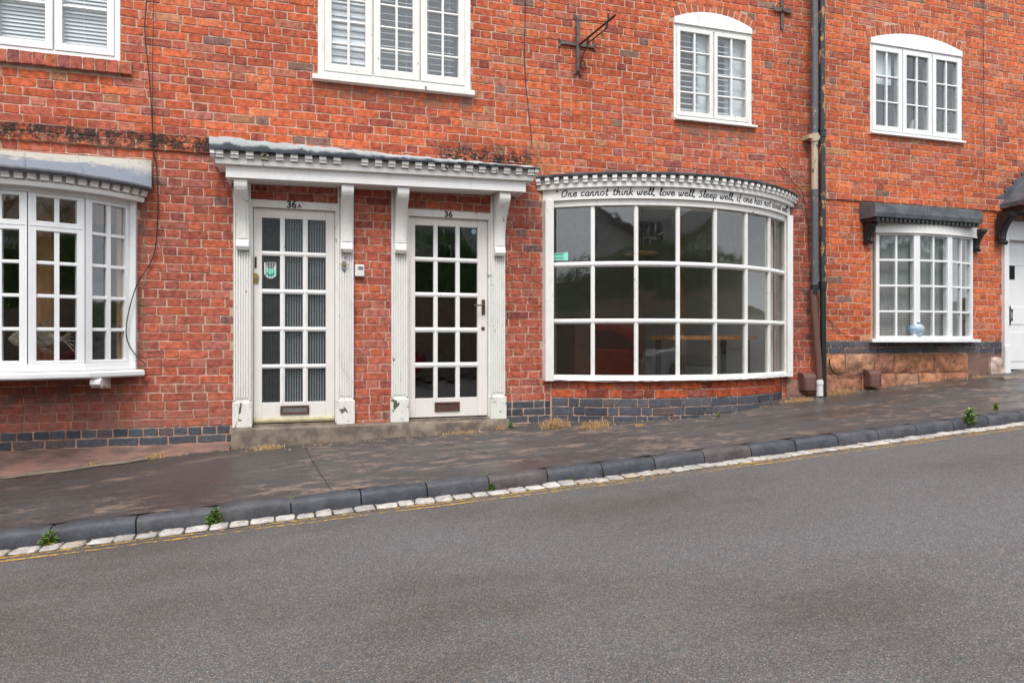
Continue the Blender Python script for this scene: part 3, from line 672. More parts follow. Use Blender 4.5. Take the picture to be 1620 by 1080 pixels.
# curved plinth
mbx = MB(); A.sweep(mbx, [(-.4, -1.2), (-.012, -1.2), (-.012, -.39), (-.4, -.39)], -.0, 1.0); build('plinth_core', mbx, M['mortar'], mid, smooth=30)
bp = MIDBB; rp = Bricks(mid, 'bow_brick'); z = -.397; kk = 0
while z > -1.0:
    hh = .086; blue = kk >= 2; zc = z - hh / 2; t = .001 - (.038 if kk % 2 else .02); h = bool(kk % 2)
    if kk % 2: pass
    while t < .995:
        ln = (.115 if h else .232) + rnd(-.006, .006); dt = ln / A.len; a, b = max(t, .001), min(t + dt, .999); t += dt; h = not h
        if b - a < .01: continue
        tm = (a + b) / 2; x, w_ = A.raw(tm, -.004); L_ = (b - a) * A.len - .01
        if zc + .03 < pav_at(x, w_) - .015: continue
        lg = L_ > .15
        c = pick(BLUE if blue else [((.48, .10, .035), 4), ((.40, .075, .035), 3), ((.24, .05, .035), 2), ((.33, .10, .075), 1)])
        (bp if blue else rp).put((x, w_ + rnd(-.001, .002), zc + rnd(-.002, .002)), A.yaw(tm), rnd(-.008, .008), L_ / (LS if lg else .106), hh / .075 * rnd(.98, 1.02), random.randrange(10) if lg else 10 + random.randrange(8), c)
    z -= hh; kk += 1
bp.finish(); rp.finish()

# handwriting on the fascia
G = {'o': (.95, [[(.5, 1), (.15, .8), (.08, .35), (.4, 0), (.8, .25), (.82, .75), (.5, 1)]]), 'n': (1., [[(.05, .95), (.12, .5), (.05, 0)], [(.08, .5), (.35, .95), (.6, .95), (.62, .5), (.68, .06), (.85, 0), (1, .2)]]),
     'e': (.95, [[(.08, .45), (.5, .55), (.75, .78), (.5, 1), (.15, .75), (.1, .3), (.4, 0), (.8, .15), (1., .4)]]), 'c': (.85, [[(.78, .85), (.5, 1.02), (.15, .7), (.12, .25), (.4, 0), (.82, .22)]]),
     'a': (1., [[(.75, .9), (.4, 1), (.1, .6), (.15, .08), (.45, .08), (.75, .5), (.8, .95)], [(.8, .95), (.76, .4), (.86, .02), (1.02, .15)]]), 't': (.8, [[(.42, 1.65), (.33, .8), (.35, .15), (.55, 0), (.8, .18)], [(.0, 1.08), (.85, 1.16)]]),
     'h': (.95, [[(.15, 1.9), (.1, 1), (.05, 0)], [(.1, .5), (.35, .95), (.6, .9), (.62, .4), (.7, .02), (.92, .12)]]), 'i': (.5, [[(.15, 1), (.14, .35), (.26, 0), (.48, .18)], [(.17, 1.36), (.24, 1.46)]]),
     'k': (.9, [[(.15, 1.9), (.1, 1), (.05, 0)], [(.75, 1.05), (.35, .65), (.12, .5)], [(.3, .6), (.5, .25), (.92, 0)]]), 'w': (1.3, [[(.0, .95), (.12, .3), (.32, 0), (.52, .35), (.58, .95)], [(.58, .9), (.6, .3), (.82, 0), (1.05, .4), (1.08, 1), (1.28, .9)]]),
     'l': (.55, [[(.02, .25), (.4, 1.2), (.44, 1.8), (.3, 1.9), (.18, 1.3), (.2, .25), (.4, 0), (.6, .22)]]), 'v': (.85, [[(.05, 1), (.15, .5), (.35, 0), (.6, .5), (.62, 1), (.88, .88)]]),
     's': (.8, [[(.72, .92), (.42, 1.02), (.2, .75), (.5, .5), (.66, .22), (.4, 0), (.08, .12)]]), 'S': (.95, [[(.85, 1.5), (.5, 1.6), (.2, 1.2), (.55, .8), (.7, .35), (.4, 0), (.05, .15)]]), 'p': (.9, [[(.15, 1), (.1, 0), (.05, -.75)], [(.12, .7), (.45, 1), (.75, .7), (.6, .1), (.15, .1)]]),
     'f': (.65, [[(.68, 1.6), (.48, 1.8), (.32, 1.4), (.3, .5), (.22, -.4)], [(.0, .9), (.68, .98)]]), 'd': (1., [[(.75, .8), (.4, 1), (.1, .6), (.15, .08), (.5, .05), (.76, .5)], [(.85, 1.9), (.78, 1), (.8, .1), (1.02, .1)]]),
     'O': (1.35, [[(.6, 1.75), (.15, 1.3), (.08, .4), (.5, 0), (1.0, .4), (1.1, 1.3), (.7, 1.75), (.3, 1.55)]]), ',': (.4, [[(.15, .15), (.18, -.05), (.05, -.35)]]), '"': (.6, [[(.1, 1.75), (.02, 1.4)], [(.32, 1.78), (.24, 1.42)]]), ' ': (.62, [])}
txt = '" One cannot think well, love well, Sleep well, if one has not dined well "'.replace('" One', '" One').replace('well "', 'well"')
def catmull(p, n=5):
    if len(p) < 3: return p
    q = [p[0]] + p + [p[-1]]; out = []
    for i in range(1, len(q) - 2):
        for k in range(n):
            t = k / n; out.append(tuple(.5 * ((2 * q[i][a]) + (-q[i - 1][a] + q[i + 1][a]) * t + (2 * q[i - 1][a] - 5 * q[i][a] + 4 * q[i + 1][a] - q[i + 2][a]) * t * t + (-q[i - 1][a] + 3 * q[i][a] - 3 * q[i + 1][a] + q[i + 2][a]) * t ** 3) for a in (0, 1)))
    return out + [p[-1]]
tot = sum(G[c][0] + .12 for c in txt); span = A.len * .975; XH = .0385; sx = span / tot
mb = MB(); cx = A.len * .02
for c in txt + ' ':
    if c == ' ' and mb.v: build('lettering', mb, M['text'], bow); mb = MB()
    wd, st = G[c]; vz = rnd(-.0015, .0015)
    for s_ in st:
        pl_ = [(cx + (x * sx + z_ * XH * .22), 1.449 + vz + z_ * XH) for x, z_ in catmull(s_)]
        for i in range(len(pl_)):
            a, b = pl_[max(i - 1, 0)], pl_[min(i + 1, len(pl_) - 1)]; dx, dz = b[0] - a[0], b[1] - a[1]; l = math.hypot(dx, dz) or 1
            wdt = .0046 + .0012 * abs(dz / l); ox, oz = -dz / l * wdt, dx / l * wdt
            for sg in (-1, 1):
                X, W_ = A.raw((pl_[i][0] + sg * ox) / A.len, .0632); mb.v.append((X, -W_, pl_[i][1] + sg * oz))
            if i: k = len(mb.v); mb.f.append((k - 4, k - 3, k - 1, k - 2))
    cx += (wd + .12) * sx
mb = MB()                                      # hygiene rating sticker in the lower corner of the first upper pane
t0 = .006
def on_arc(mb, ta, tb, z0, z1, off): (a, b), (c, d) = A.pt(ta, off), A.pt(tb, off); mb.add([(a, -b, z0), (c, -d, z0), (c, -d, z1), (a, -b, z1)], [(0, 1, 2, 3)])
u_ = 1 / A.len
on_arc(mb, t0 * 2, t0 * 2 + .135 * u_, .825, .897, .006); on_arc(mb, t0 * 2 + .105 * u_, t0 * 2 + .147 * u_, .818, .902, .0065); stk = build('rating_sticker', mb, M['mint'], bow)
mb = MB(); on_arc(mb, t0 * 2 + .006 * u_, t0 * 2 + .095 * u_, .877, .889, .007)
for k in range(5): on_arc(mb, t0 * 2 + (.008 + .019 * k) * u_, t0 * 2 + (.019 + .019 * k) * u_, .838, .858, .007)
build('sticker_print', mb, M['teal'], bow)

def text_mesh(s, size, depth=.002, align='CENTER'):
    cu = bpy.data.curves.new('t', 'FONT'); cu.body = s; cu.size = size; cu.align_x = align; cu.extrude = depth; cu.offset = size * .03
    o = bpy.data.objects.new('t', cu); COL.objects.link(o); bpy.context.view_layer.update()
    me = o.evaluated_get(bpy.context.evaluated_depsgraph_get()).to_mesh()
    v = [tuple(p.co) for p in me.vertices]; f = [tuple(p.vertices) for p in me.polygons]
    o.to_mesh_clear(); bpy.data.objects.remove(o); return v, f
def put_text(s, size, u, w_, z, parent, mat='text', name='lettering', sx=1.):
    v, f = text_mesh(s, size); mb = MB().add([(u + x * sx, -(w_ + zz), z + y) for x, y, zz in v], f); return build(name, mb, M[mat], parent)
put_text('5', .035, CL + .156, .055, .848, bow, 'text')

# ------------------------------------------------------------------ left bay window (five flat lights on a curve)
B = Arc(BLf, BR, .40, .02, 5)
bz0, bz1 = -.150, 1.128
mb = MB(); B.sweep(mb, box_prof(-.06, .03, bz1 + .03, 1.20)); B.sweep(mb, box_prof(-.06, .03, -.235, bz0 - .028))
mb.box(BR + .002, BR + .05, .06, -.02, -.235, 1.20); mb.box(BLf - .05, BLf - .002, .06, -.02, -.235, 1.20)
bay = build('bay_window', mb, M['upvc'], left, bevel=.004)
mb = MB(); B.sweep(mb, [(-.06, -.236), (.10, -.240), (.115, -.252), (.115, -.285), (.10, -.296), (-.06, -.296)], -.02, 1.02); build('sill', mb, M['upvc'], bay, bevel=.004)
bl = B.len
for k in range(5):
    t0, t1 = k / 5, (k + 1) / 5; fr = .054 / bl
    mb = MB(); full = k in (0, 4)
    def piece(ta, tb, za, zb, o0=-.045, o1=.02): B.sweep(mb, box_prof(o0, o1, za, zb, .005), ta, tb)
    piece(t0 + .002, t0 + fr, bz0 - .028, bz1 + .03); piece(t1 - fr, t1 - .002, bz0 - .028, bz1 + .03)
    piece(t0 + fr, t1 - fr, bz0 - .028, bz0); piece(t0 + fr, t1 - fr, bz1, bz1 + .03)
    if not full: piece(t0 + fr, t1 - fr, .862, .940); piece(t0 + fr * .3, t1 - fr * .3, .90, .905, .02, .024)
    build('casement', mb, M['upvc'], bay)
    tm = (t0 + t1) / 2; hb = .017 / bl
    spans = [(bz0, bz1, 5)] if full else [(bz0, .862, 4), (.940, bz1, 1)]
    for za, zb, nr in spans:
        mb = MB(); piece(tm - hb, tm + hb, za - .001, zb + .001, -.02, .012); ph = (zb - za + .028) / nr
        for r in range(1, nr): zc = za + ph * r - .014; piece(t0 + fr - .001, t1 - fr + .001, zc - .014, zc + .014, -.018, .010)
        build('glazing_bar', mb, M['upvc'], bay)
        for r in range(nr):
            a, b = za + ph * r, za + ph * r + ph - .028
            arc_pane(B, t0 + fr, tm - hb, a, b, bay, 'glass', -.008, .0015); arc_pane(B, tm + hb, t1 - fr, a, b, bay, 'glass', -.008, .0015)
Bs = Arc(BLf - .02, BR + .03, .42, .02)
mb = MB(); Bs.sweep(mb, [(-.06, 1.201), (.045, 1.195), (.07, 1.185), (.085, 1.19), (.09, 1.225), (.075, 1.232), (.075, 1.29), (-.06, 1.29)], -.012, 1.012); build('cornice', mb, M['white'], bay, smooth=30)
dentils(Bs, 27, 1.236, 1.283, .075, .125, bay, 'white', .055, 0, 1.0)
mb = MB(); n_ = 50; vs = []
for i in range(n_ + 1):
    t = -.012 + 1.024 * i / n_; x, w_ = Bs.raw(t, .16); xb = Bs.uc + (x - Bs.uc) * .985; x2, w2 = Bs.raw(t, .13)
    vs += [(xb, .0, 1.565), (x + 0, -w_ + .02, 1.318), (x, -w_, 1.308), (x, -w_ - .004, 1.285), (x2, -w2, 1.282), (x2, 0, 1.282)]
mb.add(vs, [(6 * i + j, 6 * i + j + 6, 6 * i + j + 7, 6 * i + j + 1) for i in range(n_) for j in range(5)] + [(0, 1, 2, 3, 4, 5), tuple(range(6 * n_ + 5, 6 * n_ - 1, -1))]); build('lead_roof', mb, M['lead'], bay, smooth=35)
mb = MB(); mb.tube([(Bs.raw(-.012 + 1.024 * i / 50, .160)[0], -Bs.raw(-.012 + 1.024 * i / 50, .160)[1], 1.297 + rnd(-.002, .002)) for i in range(51)], .019, 8); build('lead_roll', mb, M['leaddark'], bay, smooth=60)
for px_ in (40, 124, 205, -60):                     # rolled seams of the lead
    ub = U(px_, .55 if px_ < 180 else .35); tt = .5
    for _ in range(20): tt += (ub - Bs.raw(tt, .16)[0]) / (2 * Bs.h)
    x, w_ = Bs.raw(tt, .16); mb = MB(); mb.tube([(U(px_ - 2, 0), -.002, 1.563), (x, -w_ + .018, 1.319), (x, -w_ - .002, 1.30)], .008, 6); build('lead_seam', mb, M['lead'], bay, smooth=60)
build('window_board', B.slab(-.19, -.165, -.05), M['oak'], bay); build('soffit', B.slab(1.13, 1.16, -.05), M['oak'], bay)
mb = MB(); bx = U(152, .3); mb.prism([(.02, -.297), (.30, -.297), (.33, -.32), (.33, -.345), (.30, -.37), (.26, -.378), (.24, -.36), (.02, -.40)], bx - .038, bx + .038); build('bracket', mb, M['white'], bay, smooth=40)
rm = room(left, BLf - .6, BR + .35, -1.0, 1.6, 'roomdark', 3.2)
# oak frame pieces inside the bay
mb = MB(); ou = U(68, .1); mb.box(ou - .02, ou + .09, .16, .06, -.165, 1.13); mb.box(ou - .10, ou - .035, .12, .04, -.165, 1.13); build('oak_post', mb, M['oak'], bay)
mb = MB(); mb.box(BR - .10, BR - .05, .04, -.06, -.165, 1.13); mb.box(BLf + .05, BLf + .1, .04, -.06, -.165, 1.13); mb.box(BLf, BR, -.02, -.07, 1.0, 1.13); build('oak_post', mb, M['oak'], bay)

# ------------------------------------------------------------------ flat casement windows
def casement_window(root, name, u0, u1, z0, z1, lights, cols, rows_, mat='white', w0=.0, fr=.045, st=.05, bar=.022, sill=None, glass='glass', mull=.012, bars_mat=None):
    mb = MB(); f0, f1 = w0 - .07, w0
    mb.box(u0, u0 + fr, f0, f1, z0, z1); mb.box(u1 - fr, u1, f0, f1, z0, z1); mb.box(u0 + fr, u1 - fr, f0, f1, z1 - fr, z1); mb.box(u0 + fr, u1 - fr, f0, f1, z0, z0 + fr * .8)
    iu0, iu1 = u0 + fr, u1 - fr; lw = (iu1 - iu0 - mull * (lights - 1)) / lights
    for i in range(1, lights): a = iu0 + (lw + mull) * i - mull; mb.box(a, a + mull, f0, f1 - .012, z0 + fr * .8, z1 - fr)
    wn = build(name, mb, M[mat], root, bevel=.003)
    bz, tz = z0 + fr * .8, z1 - fr
    for i in range(lights):
        a = iu0 + (lw + mull) * i; b = a + lw; mb = MB()
        e = .0015; mb.box(a + e, a + st, f0 + .01, f1 + .008, bz + e, tz - e); mb.box(b - st, b - e, f0 + .01, f1 + .008, bz + e, tz - e); mb.box(a + st, b - st, f0 + .01, f1 + .008, bz + e, bz + st * 1.15); mb.box(a + st, b - st, f0 + .01, f1 + .008, tz - st, tz - e)
        build('casement', mb, M[mat], wn, bevel=.003)
        ga, gb, gc, gd = a + st, b - st, bz + st * 1.15, tz - st
        cw = (gb - ga - bar * (cols - 1)) / cols; rh = (gd - gc - bar * (rows_ - 1)) / rows_
        if cols > 1 or rows_ > 1:
            mb = MB()
            for c in range(1, cols): x = ga + (cw + bar) * c - bar; mb.box(x, x + bar, f1 - .035, f1 - .002, gc, gd)
            for r in range(1, rows_):
                z = gc + (rh + bar) * r - bar; mb.prism([(f1 - .035, z), (f1 - .010, z), (f1 - .003, z + bar * .4), (f1 - .010, z + bar), (f1 - .035, z + bar)], ga, gb)
                if cols == 1: build('glazing_bar', mb, M[bars_mat or mat], wn); mb = MB()
            if mb.v: build('glazing_bar', mb, M[bars_mat or mat], wn)
        for c in range(cols):
            for r in range(rows_):
                x, z = ga + (cw + bar) * c, gc + (rh + bar) * r; mb = MB(); j = [rnd(-.001, .001) for _ in range(4)]; y = -(f1 - .022)
                mb.hexa([(x, y + j[0], z), (x + cw, y + j[1], z), (x + cw, y + .004 + j[1], z), (x, y + .004 + j[0], z), (x, y + j[2], z + rh), (x + cw, y + j[3], z + rh), (x + cw, y + .004 + j[3], z + rh), (x, y + .004 + j[2], z + rh)])
                build('pane', mb, M[glass], wn)
    if sill:
        mb = MB(); mb.prism([(w0 - .05, z0 - .002), (w0 + sill[0], z0 - .008), (w0 + sill[0] + .004, z0 - .014), (w0 + sill[0] + .004, z0 - sill[1]), (w0 + sill[0] - .01, z0 - sill[1] - .004), (w0 - .05, z0 - sill[1] - .004)], u0 - sill[2], u1 + sill[3]); build('sill', mb, M[mat], wn)
    return wn
def blind(win, u0, u1, z0, z1, y=.06, pitch=.036, tilt=.5, wd=.03):
    mb = MB(); n = int((z1 - z0) / pitch)
    for i in range(n):
        z = z0 + pitch * (i + .5); dz, dy = sin(tilt) * wd / 2, cos(tilt) * wd / 2
        mb.hexa([(u0, y - dy, z - dz), (u1, y - dy, z - dz), (u1, y + dy, z + dz), (u0, y + dy, z + dz), (u0, y - dy, z - dz + .0015), (u1, y - dy, z - dz + .0015), (u1, y + dy, z + dz + .0015), (u0, y + dy, z + dz + .0015)])
    for x in (u0 + (u1 - u0) * .15, u0 + (u1 - u0) * .85): mb.box(x - .002, x + .002, -y + .003, -y + .001, z0, z1)
    return build('blind', mb, M['slat'], win)
def backroom(root, u0, u1, z0, z1, mat='roomdark', d=2.2): return room(root, u0 - .3, u1 + .3, z0 - .4, z1 + .3, mat, d, .14)
wA = casement_window(left, 'window', A_['u0'], A_['u1'], A_['z0'], A_['z1'], 3, 1, 6, 'upvc', .0, .042, .056, .022)
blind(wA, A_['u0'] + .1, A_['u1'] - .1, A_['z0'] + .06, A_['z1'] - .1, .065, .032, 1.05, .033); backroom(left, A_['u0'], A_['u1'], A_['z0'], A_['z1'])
sb = Bricks(left, 'sill_brick'); u = A_['u0'] - .1; zs = A_['z0'] - .065
while u < A_['u1'] + .085:
    c = pick([((.48, .13, .07), 3), ((.40, .10, .065), 3), ((.30, .09, .08), 2)]); sb.put((u + .045, .045, zs), 0, pi / 2 + rnd(-.01, .01), .105 / .106, .081 / HB, 10 + random.randrange(8), c); u += .0905
sb.finish(); mb = MB(); mb.box(A_['u0'] - .1, A_['u1'] + .09, .038, -.02, A_['z0'] - .11, A_['z0'] - .012); build('sill_bed', mb, M['mortar'], left)
wE = casement_window(mid, 'window', E_['u0'], E_['u1'], E_['z0'], E_['z1'], 3, 2, 8, 'peel', .008, .058, .064, .021, (.05, .05, .05, .03), bars_mat='white')
eu = [E_['u0'] + (E_['u1'] - E_['u0']) * k / 3 for k in range(4)]
blind(wE, eu[0] + .05, eu[1] - .02, E_['z0'] + .04, E_['z1'] - .1, .065, .062, 1.25, .062); blind(wE, eu[1] + .03, eu[2] - .08, E_['z0'] + .04, E_['z1'] - .1, .075, .062, .55, .055); blind(wE, eu[2] + .03, eu[3] - .15, E_['z0'] + .04, E_['z1'] - .1, .075, .062, .5, .055)
backroom(mid, E_['u0'], E_['u1'], E_['z0'], E_['z1'], 'room', 1.4)
def arch_top(root, W, thick, mat, win, n=22):
    u0, u1, zs, rise = W['u0'], W['u1'], W['zs'], W['rise']; Rr = ((u1 - u0) ** 2 / 4 + rise ** 2) / (2 * rise); uc = (u0 + u1) / 2; zc = zs + rise - Rr; a = math.asin((u1 - u0) / 2 / Rr)
    top = [(uc + Rr * sin(-a + 2 * a * i / 24), zc + Rr * cos(-a + 2 * a * i / 24)) for i in range(25)]
    zb = zs - .06
    mb = MB(); mb.plate([(u0 + .002, zb), (u1 - .002, zb)] + [(x, z - .002) for x, z in reversed(top)], -.05, .012); build('head_board', mb, M[mat], win)
    mb = MB(); mb.box(u0, u1, .02, -.05, zb - .006, zb - .0005); build('drip_rail', mb, M[mat], win)
    ab = Bricks(root, 'arch_brick'); e = .045; n = int((2 * a * Rr + 2 * e) / .071)
    for i in range(n):
        g = -a - e / Rr + (2 * a + 2 * e / Rr) * (i + .5) / n; rm_ = Rr + thick / 2 + .004
        c = pick([((.47, .115, .05), 4), ((.40, .10, .05), 2), ((.52, .15, .07), 2)]); ab.put((uc + rm_ * sin(g), .0015, zc + rm_ * cos(g)), 0, pi / 2 - g, thick * .96 / .106,   .057 / HB, 10 + random.randrange(8), c)
    ab.finish()
wF = casement_window(mid, 'window', F_['u0'], F_['u1'], F_['z0'] + .02, F_['zs'] - .066, 2, 2, 4, 'peel', .0, .032, .044, .021, (.04, .03, .0, .05), bars_mat='white')
arch_top(mid, F_, .108, 'white', wF); fm = (F_['u0'] + F_['u1']) / 2
blind(wF, F_['u0'] + .06, fm - .14, F_['z0'] + .05, F_['zs'] - .1, .07, .062, .6, .056); blind(wF, fm + .04, fm + .30, F_['z0'] + .05, F_['zs'] - .1, .07, .062, .6, .056)
mb = MB(); mb.box(fm - .15, fm - .03, -.10, -.12, F_['z0'], F_['zs'] - .1); mb.box(F_['u1'] - .28, F_['u1'] - .03, -.10, -.12, F_['z0'], F_['zs'] - .1); build('shutter_stile', mb, M['slat'], wF)
backroom(mid, F_['u0'], F_['u1'], F_['z0'], F_['zs'], 'roomdark', 2)
wG = casement_window(right, 'window', G_['u0'], G_['u1'], G_['z0'] + .012, G_['zs'] - .066, 3, 2, 3, 'upvc', .0, .022, .055, .022, (.035, .03, .01, .03))
arch_top(right, G_, .11, 'upvc', wG); backroom(right, G_['u0'], G_['u1'], G_['z0'], G_['zs'], 'roomdark', 3)
mb = MB(); mb.box(G_['u0'] + .05, G_['u0'] + .40, -.09, -.10, 3.12, 3.5); build('roller_blind', mb, M['slat'], wG)
mb = MB(); vs = []
def drape(u0, u1, z0, z1, y, amp, waves, n=50, gather=0.):
    mb = MB(); vs = []
    for i in range(n + 1):
        t = i / n; u = u0 + (u1 - u0) * t; yy = y + amp * sin(2 * pi * waves * t) + amp * .4 * sin(2 * pi * waves * 2.3 * t + 1)
        for j in range(5): s_ = j / 4; vs.append((u + gather * s_ * (1 - s_) * (t - .5), yy, z0 + (z1 - z0) * s_))
    return mb.add(vs, [(5 * i + j, 5 * i + j + 5, 5 * i + j + 6, 5 * i + j + 1) for i in range(n) for j in range(4)])
build('curtain', drape(G_['u1'] - .5, G_['u1'] - .34, G_['z0'] + .05, 3.4, .10, .012, 4), M['slat'], wG, smooth=80)

# ------------------------------------------------------------------ right bow window
H = Arc(HL, HR, .13, .03, 3)
hz0, hz1 = .066, 1.262
mb = MB(); H.sweep(mb, box_prof(-.05, .02, .03, hz0)); bowh = build('bow_window', mb, M['upvc'], right, bevel=.003); mb = MB(); H.sweep(mb, box_prof(-.05, .02, hz1, 1.30)); build('head_rail', mb, M['upvc'], bowh, bevel=.003)
mb = MB(); H.sweep(mb, [(-.05, .029), (.07, .027), (.075, .02), (.075, -.008), (-.05, -.01)], -.045, 1.045); build('sill', mb, M['upvc'], bowh)
for k in range(3):
    t0, t1 = k / 3, (k + 1) / 3; fr = .042 / H.len; tm = (t0 + t1) / 2; hb = .012 / H.len; mb = MB()
    H.sweep(mb, box_prof(-.045, .018, hz0, hz1), t0, t0 + fr); H.sweep(mb, box_prof(-.045, .018, hz0, hz1), t1 - fr, t1); build('mullion', mb, M['upvc'], bowh)
    mb = MB(); H.sweep(mb, box_prof(-.02, .012, hz0, hz1), tm - hb, tm + hb); ph = (hz1 - hz0 + .024) / 4
    for r in range(1, 4): zc = hz0 + ph * r - .012; H.sweep(mb, box_prof(-.018, .010, zc - .012, zc + .012), t0 + fr, t1 - fr)
    build('glazing_bar', mb, M['upvc'], bowh)
    for r in range(4):
        for ta, tb in ((t0 + fr, tm - hb), (tm + hb, t1 - fr)): arc_pane(H, ta, tb, hz0 + ph * r, hz0 + ph * r + ph - .024, bowh, 'glass', -.006, .001)
Hs = Arc(HL - .02, HR + .02, .11, .035)
mb = MB(); Hs.sweep(mb, box_prof(-.05, .05, 1.285, 1.40), -.005, 1.005); build('fascia', mb, M['white'], bowh, smooth=30)
hb0, hb1 = U(1361, 0), U(1553, .24)
mb = MB(); mb.prism([(.0, 1.40), (.18, 1.395), (.21, 1.40), (.21, 1.435), (.0, 1.435)], hb0 + .02, hb1 - .02); build('cornice', mb, M['black'], bowh)
src = None
for i in range(24):
    mb = MB(); x = hb0 + .04 + (hb1 - hb0 - .08) * i / 23; mb.box(x - .02, x + .02, .228, .206, 1.395, 1.43)
    if src is None: src = build('dentil', mb, M['black'], bowh)
    else: again('dentil', src, (x, -.217, CZ + 1.4125), bowh)
mb = MB(); hw = .35; hm = hb0 + (hb1 - hb0) * .47
mb.prism([(0, 1.64), (.21, 1.60), (.235, 1.588), (.245, 1.49), (.235, 1.437), (0, 1.437)], hb0 - .015, hm); mb.prism([(0, 1.643), (.213, 1.603), (.239, 1.59), (.249, 1.49), (.238, 1.437), (0, 1.437)], hm, hm + .012); mb.prism([(0, 1.64), (.21, 1.60), (.235, 1.588), (.245, 1.49), (.235, 1.437), (0, 1.437)], hm + .012, hb1 + .02)
build('lead_roof', mb, M['leaddark'], bowh, bevel=.006)
def console(root, u, w0, wt, z0, z1, width, mat, name='bracket'):
    h = z1 - z0; pr = [(w0, z0 + .01), (w0 + .045, z0), (w0 + .062, z0 + .03), (w0 + .055, z0 + h * .12), (w0 + .028, z0 + h * .16)]
    for i in range(9): t = i / 8; pr.append((w0 + .034 + (wt - w0 - .034) * (t ** 2.4), z0 + h * (.17 + .66 * t)))
    pr += [(wt + .008, z0 + h * .85), (wt + .02, z0 + h * .88), (wt + .02, z0 + h * .96), (wt + .006, z1), (w0, z1)]
    mb = MB(); mb.prism(pr, u - width / 2, u + width / 2)
    e = [(a + (.007 if 5 <= i <= 13 else 0), b) for i, (a, b) in enumerate(pr)]
    core = [(w0, pr[5][1])] + [e[i] for i in range(5, 14)] + [(w0, pr[13][1])]
    mb.prism(core, u - width * .3, u + width * .3)
    return build(name, mb, M[mat], root, smooth=35)
console(bowh, U(1375, .05), .005, .11, 1.15, 1.395, .085, 'black'); console(bowh, U(1546, .05), .005, .13, 1.12, 1.395, .10, 'black')
build('window_board', H.slab(.035, .05, -.04), M['upvc'], bowh); build('soffit', H.slab(1.29, 1.31, -.04), M['room'], bowh)
room(right, HL - .4, HR + .3, -.6, 1.7, 'room', 2.5)
mb = MB(); vs = []; n = 200
for i in range(n + 1):
    t = .02 + .96 * i / n; g = .014 * sin(2 * pi * 26 * t) + .006 * sin(2 * pi * 61 * t)
    for j_ in range(4): x, w_ = H.pt(t, -.10 + g * (1 - .2 * j_)); vs.append((x, -w_, .06 + .405 * j_))
mb.add(vs, [(4 * i + j_, 4 * i + j_ + 4, 4 * i + j_ + 5, 4 * i + j_ + 1) for i in range(n) for j_ in range(3)]); build('curtain', mb, M['net'], bowh, smooth=80)
mb = MB(); mb.box(HL + .05, HR - .05, -.35, -.40, -.2, .42); build('window_seat', mb, plain('straw_cloth', (.50, .38, .22), .8), bowh)

# ------------------------------------------------------------------ canopy over the two doors
u0, u1 = U(357, .30), U(832, .30); du = u1 - u0; DZ = .042
can = MB(); can.prism([(.27, 1.395), (.30, 1.395), (.30, 1.500), (.27, 1.500)], u0, u1, DZ)
can.prism([(-.0, 1.41), (.27, 1.41), (.27, 1.44), (.0, 1.44)], u0 + .02, u1 - .02, DZ); can.box(u0, u0 + .025, .27, .0, 1.395, 1.50); can.box(u1 - .025, u1, .27, .0, 1.44, 1.54)
canopy = build('door_canopy', can, M['white'], mid, bevel=.002)
c0, c1 = U(340, .36), U(845, .36); mb = MB()
mb.prism([(.0, 1.500), (.325, 1.496), (.34, 1.500), (.345, 1.535), (.33, 1.541), (.33, 1.60), (.0, 1.60)], c0, c1, DZ); build('cornice', mb, M['peel'], canopy)
src = None; nd = 24
for i in range(nd):
    if i == 9: continue
    x = c0 + .035 + (c1 - c0 - .07) * i / (nd - 1); zz = DZ * (x - c0) / (c1 - c0)
    if src is None:
        mb = MB(); mb.prism([(.331, 1.546), (.368, 1.546), (.368, 1.570), (.382, 1.570), (.382, 1.602), (.331, 1.602)], x - .03, x + .03); src = build('dentil', mb, M['peel'], canopy); s0 = WL[src]
    else:
        o = again('dentil', src, (x, s0[1], s0[2] + zz), canopy, (rnd(-.02, .02), rnd(-.04, .04), rnd(-.03, .03)))
        if i in (3, 8, 14, 20, 16): o.data = o.data.copy(); o.data.materials[0] = M['mould' if i == 3 else 'rot']
for x in (c0 - .018, c1 + .018):
    mb = MB(); zz = DZ if x > c1 else 0; mb.prism([(.0, 1.546 + zz), (.36, 1.546 + zz), (.37, 1.57 + zz), (.39, 1.57 + zz), (.39, 1.602 + zz), (.0, 1.602 + zz)], x - .018, x + .018); build('end_moulding', mb, M['peel'], canopy)
mb = MB(); vs = []; n_ = 60; l0, l1 = c0 - .04, c1 + .045
for i in range(n_ + 1):
    t = i / n_; x = l0 + (l1 - l0) * t; th = .085 * (1 - t) ** 1.3 + .022; zb = 1.603 + DZ * t + rnd(-.003, .002)
    vs += [(x, .01, zb), (x, -.40 + rnd(-.003, .003), zb), (x, -.408 + rnd(-.006, .006), zb + th * .45 + rnd(-.005, .005)), (x, -.395, zb + th + rnd(-.007, .007)), (x, .01, zb + th + .05)]
mb.add(vs, [(5 * i + j, 5 * i + j + 5, 5 * i + j + 6, 5 * i + j + 1) for i in range(n_) for j in range(4)] + [(0, 1, 2, 3, 4), tuple(range(5 * n_ + 4, 5 * n_ - 1, -1))]); build('lead_cap', mb, M['leadold'], canopy, smooth=50)
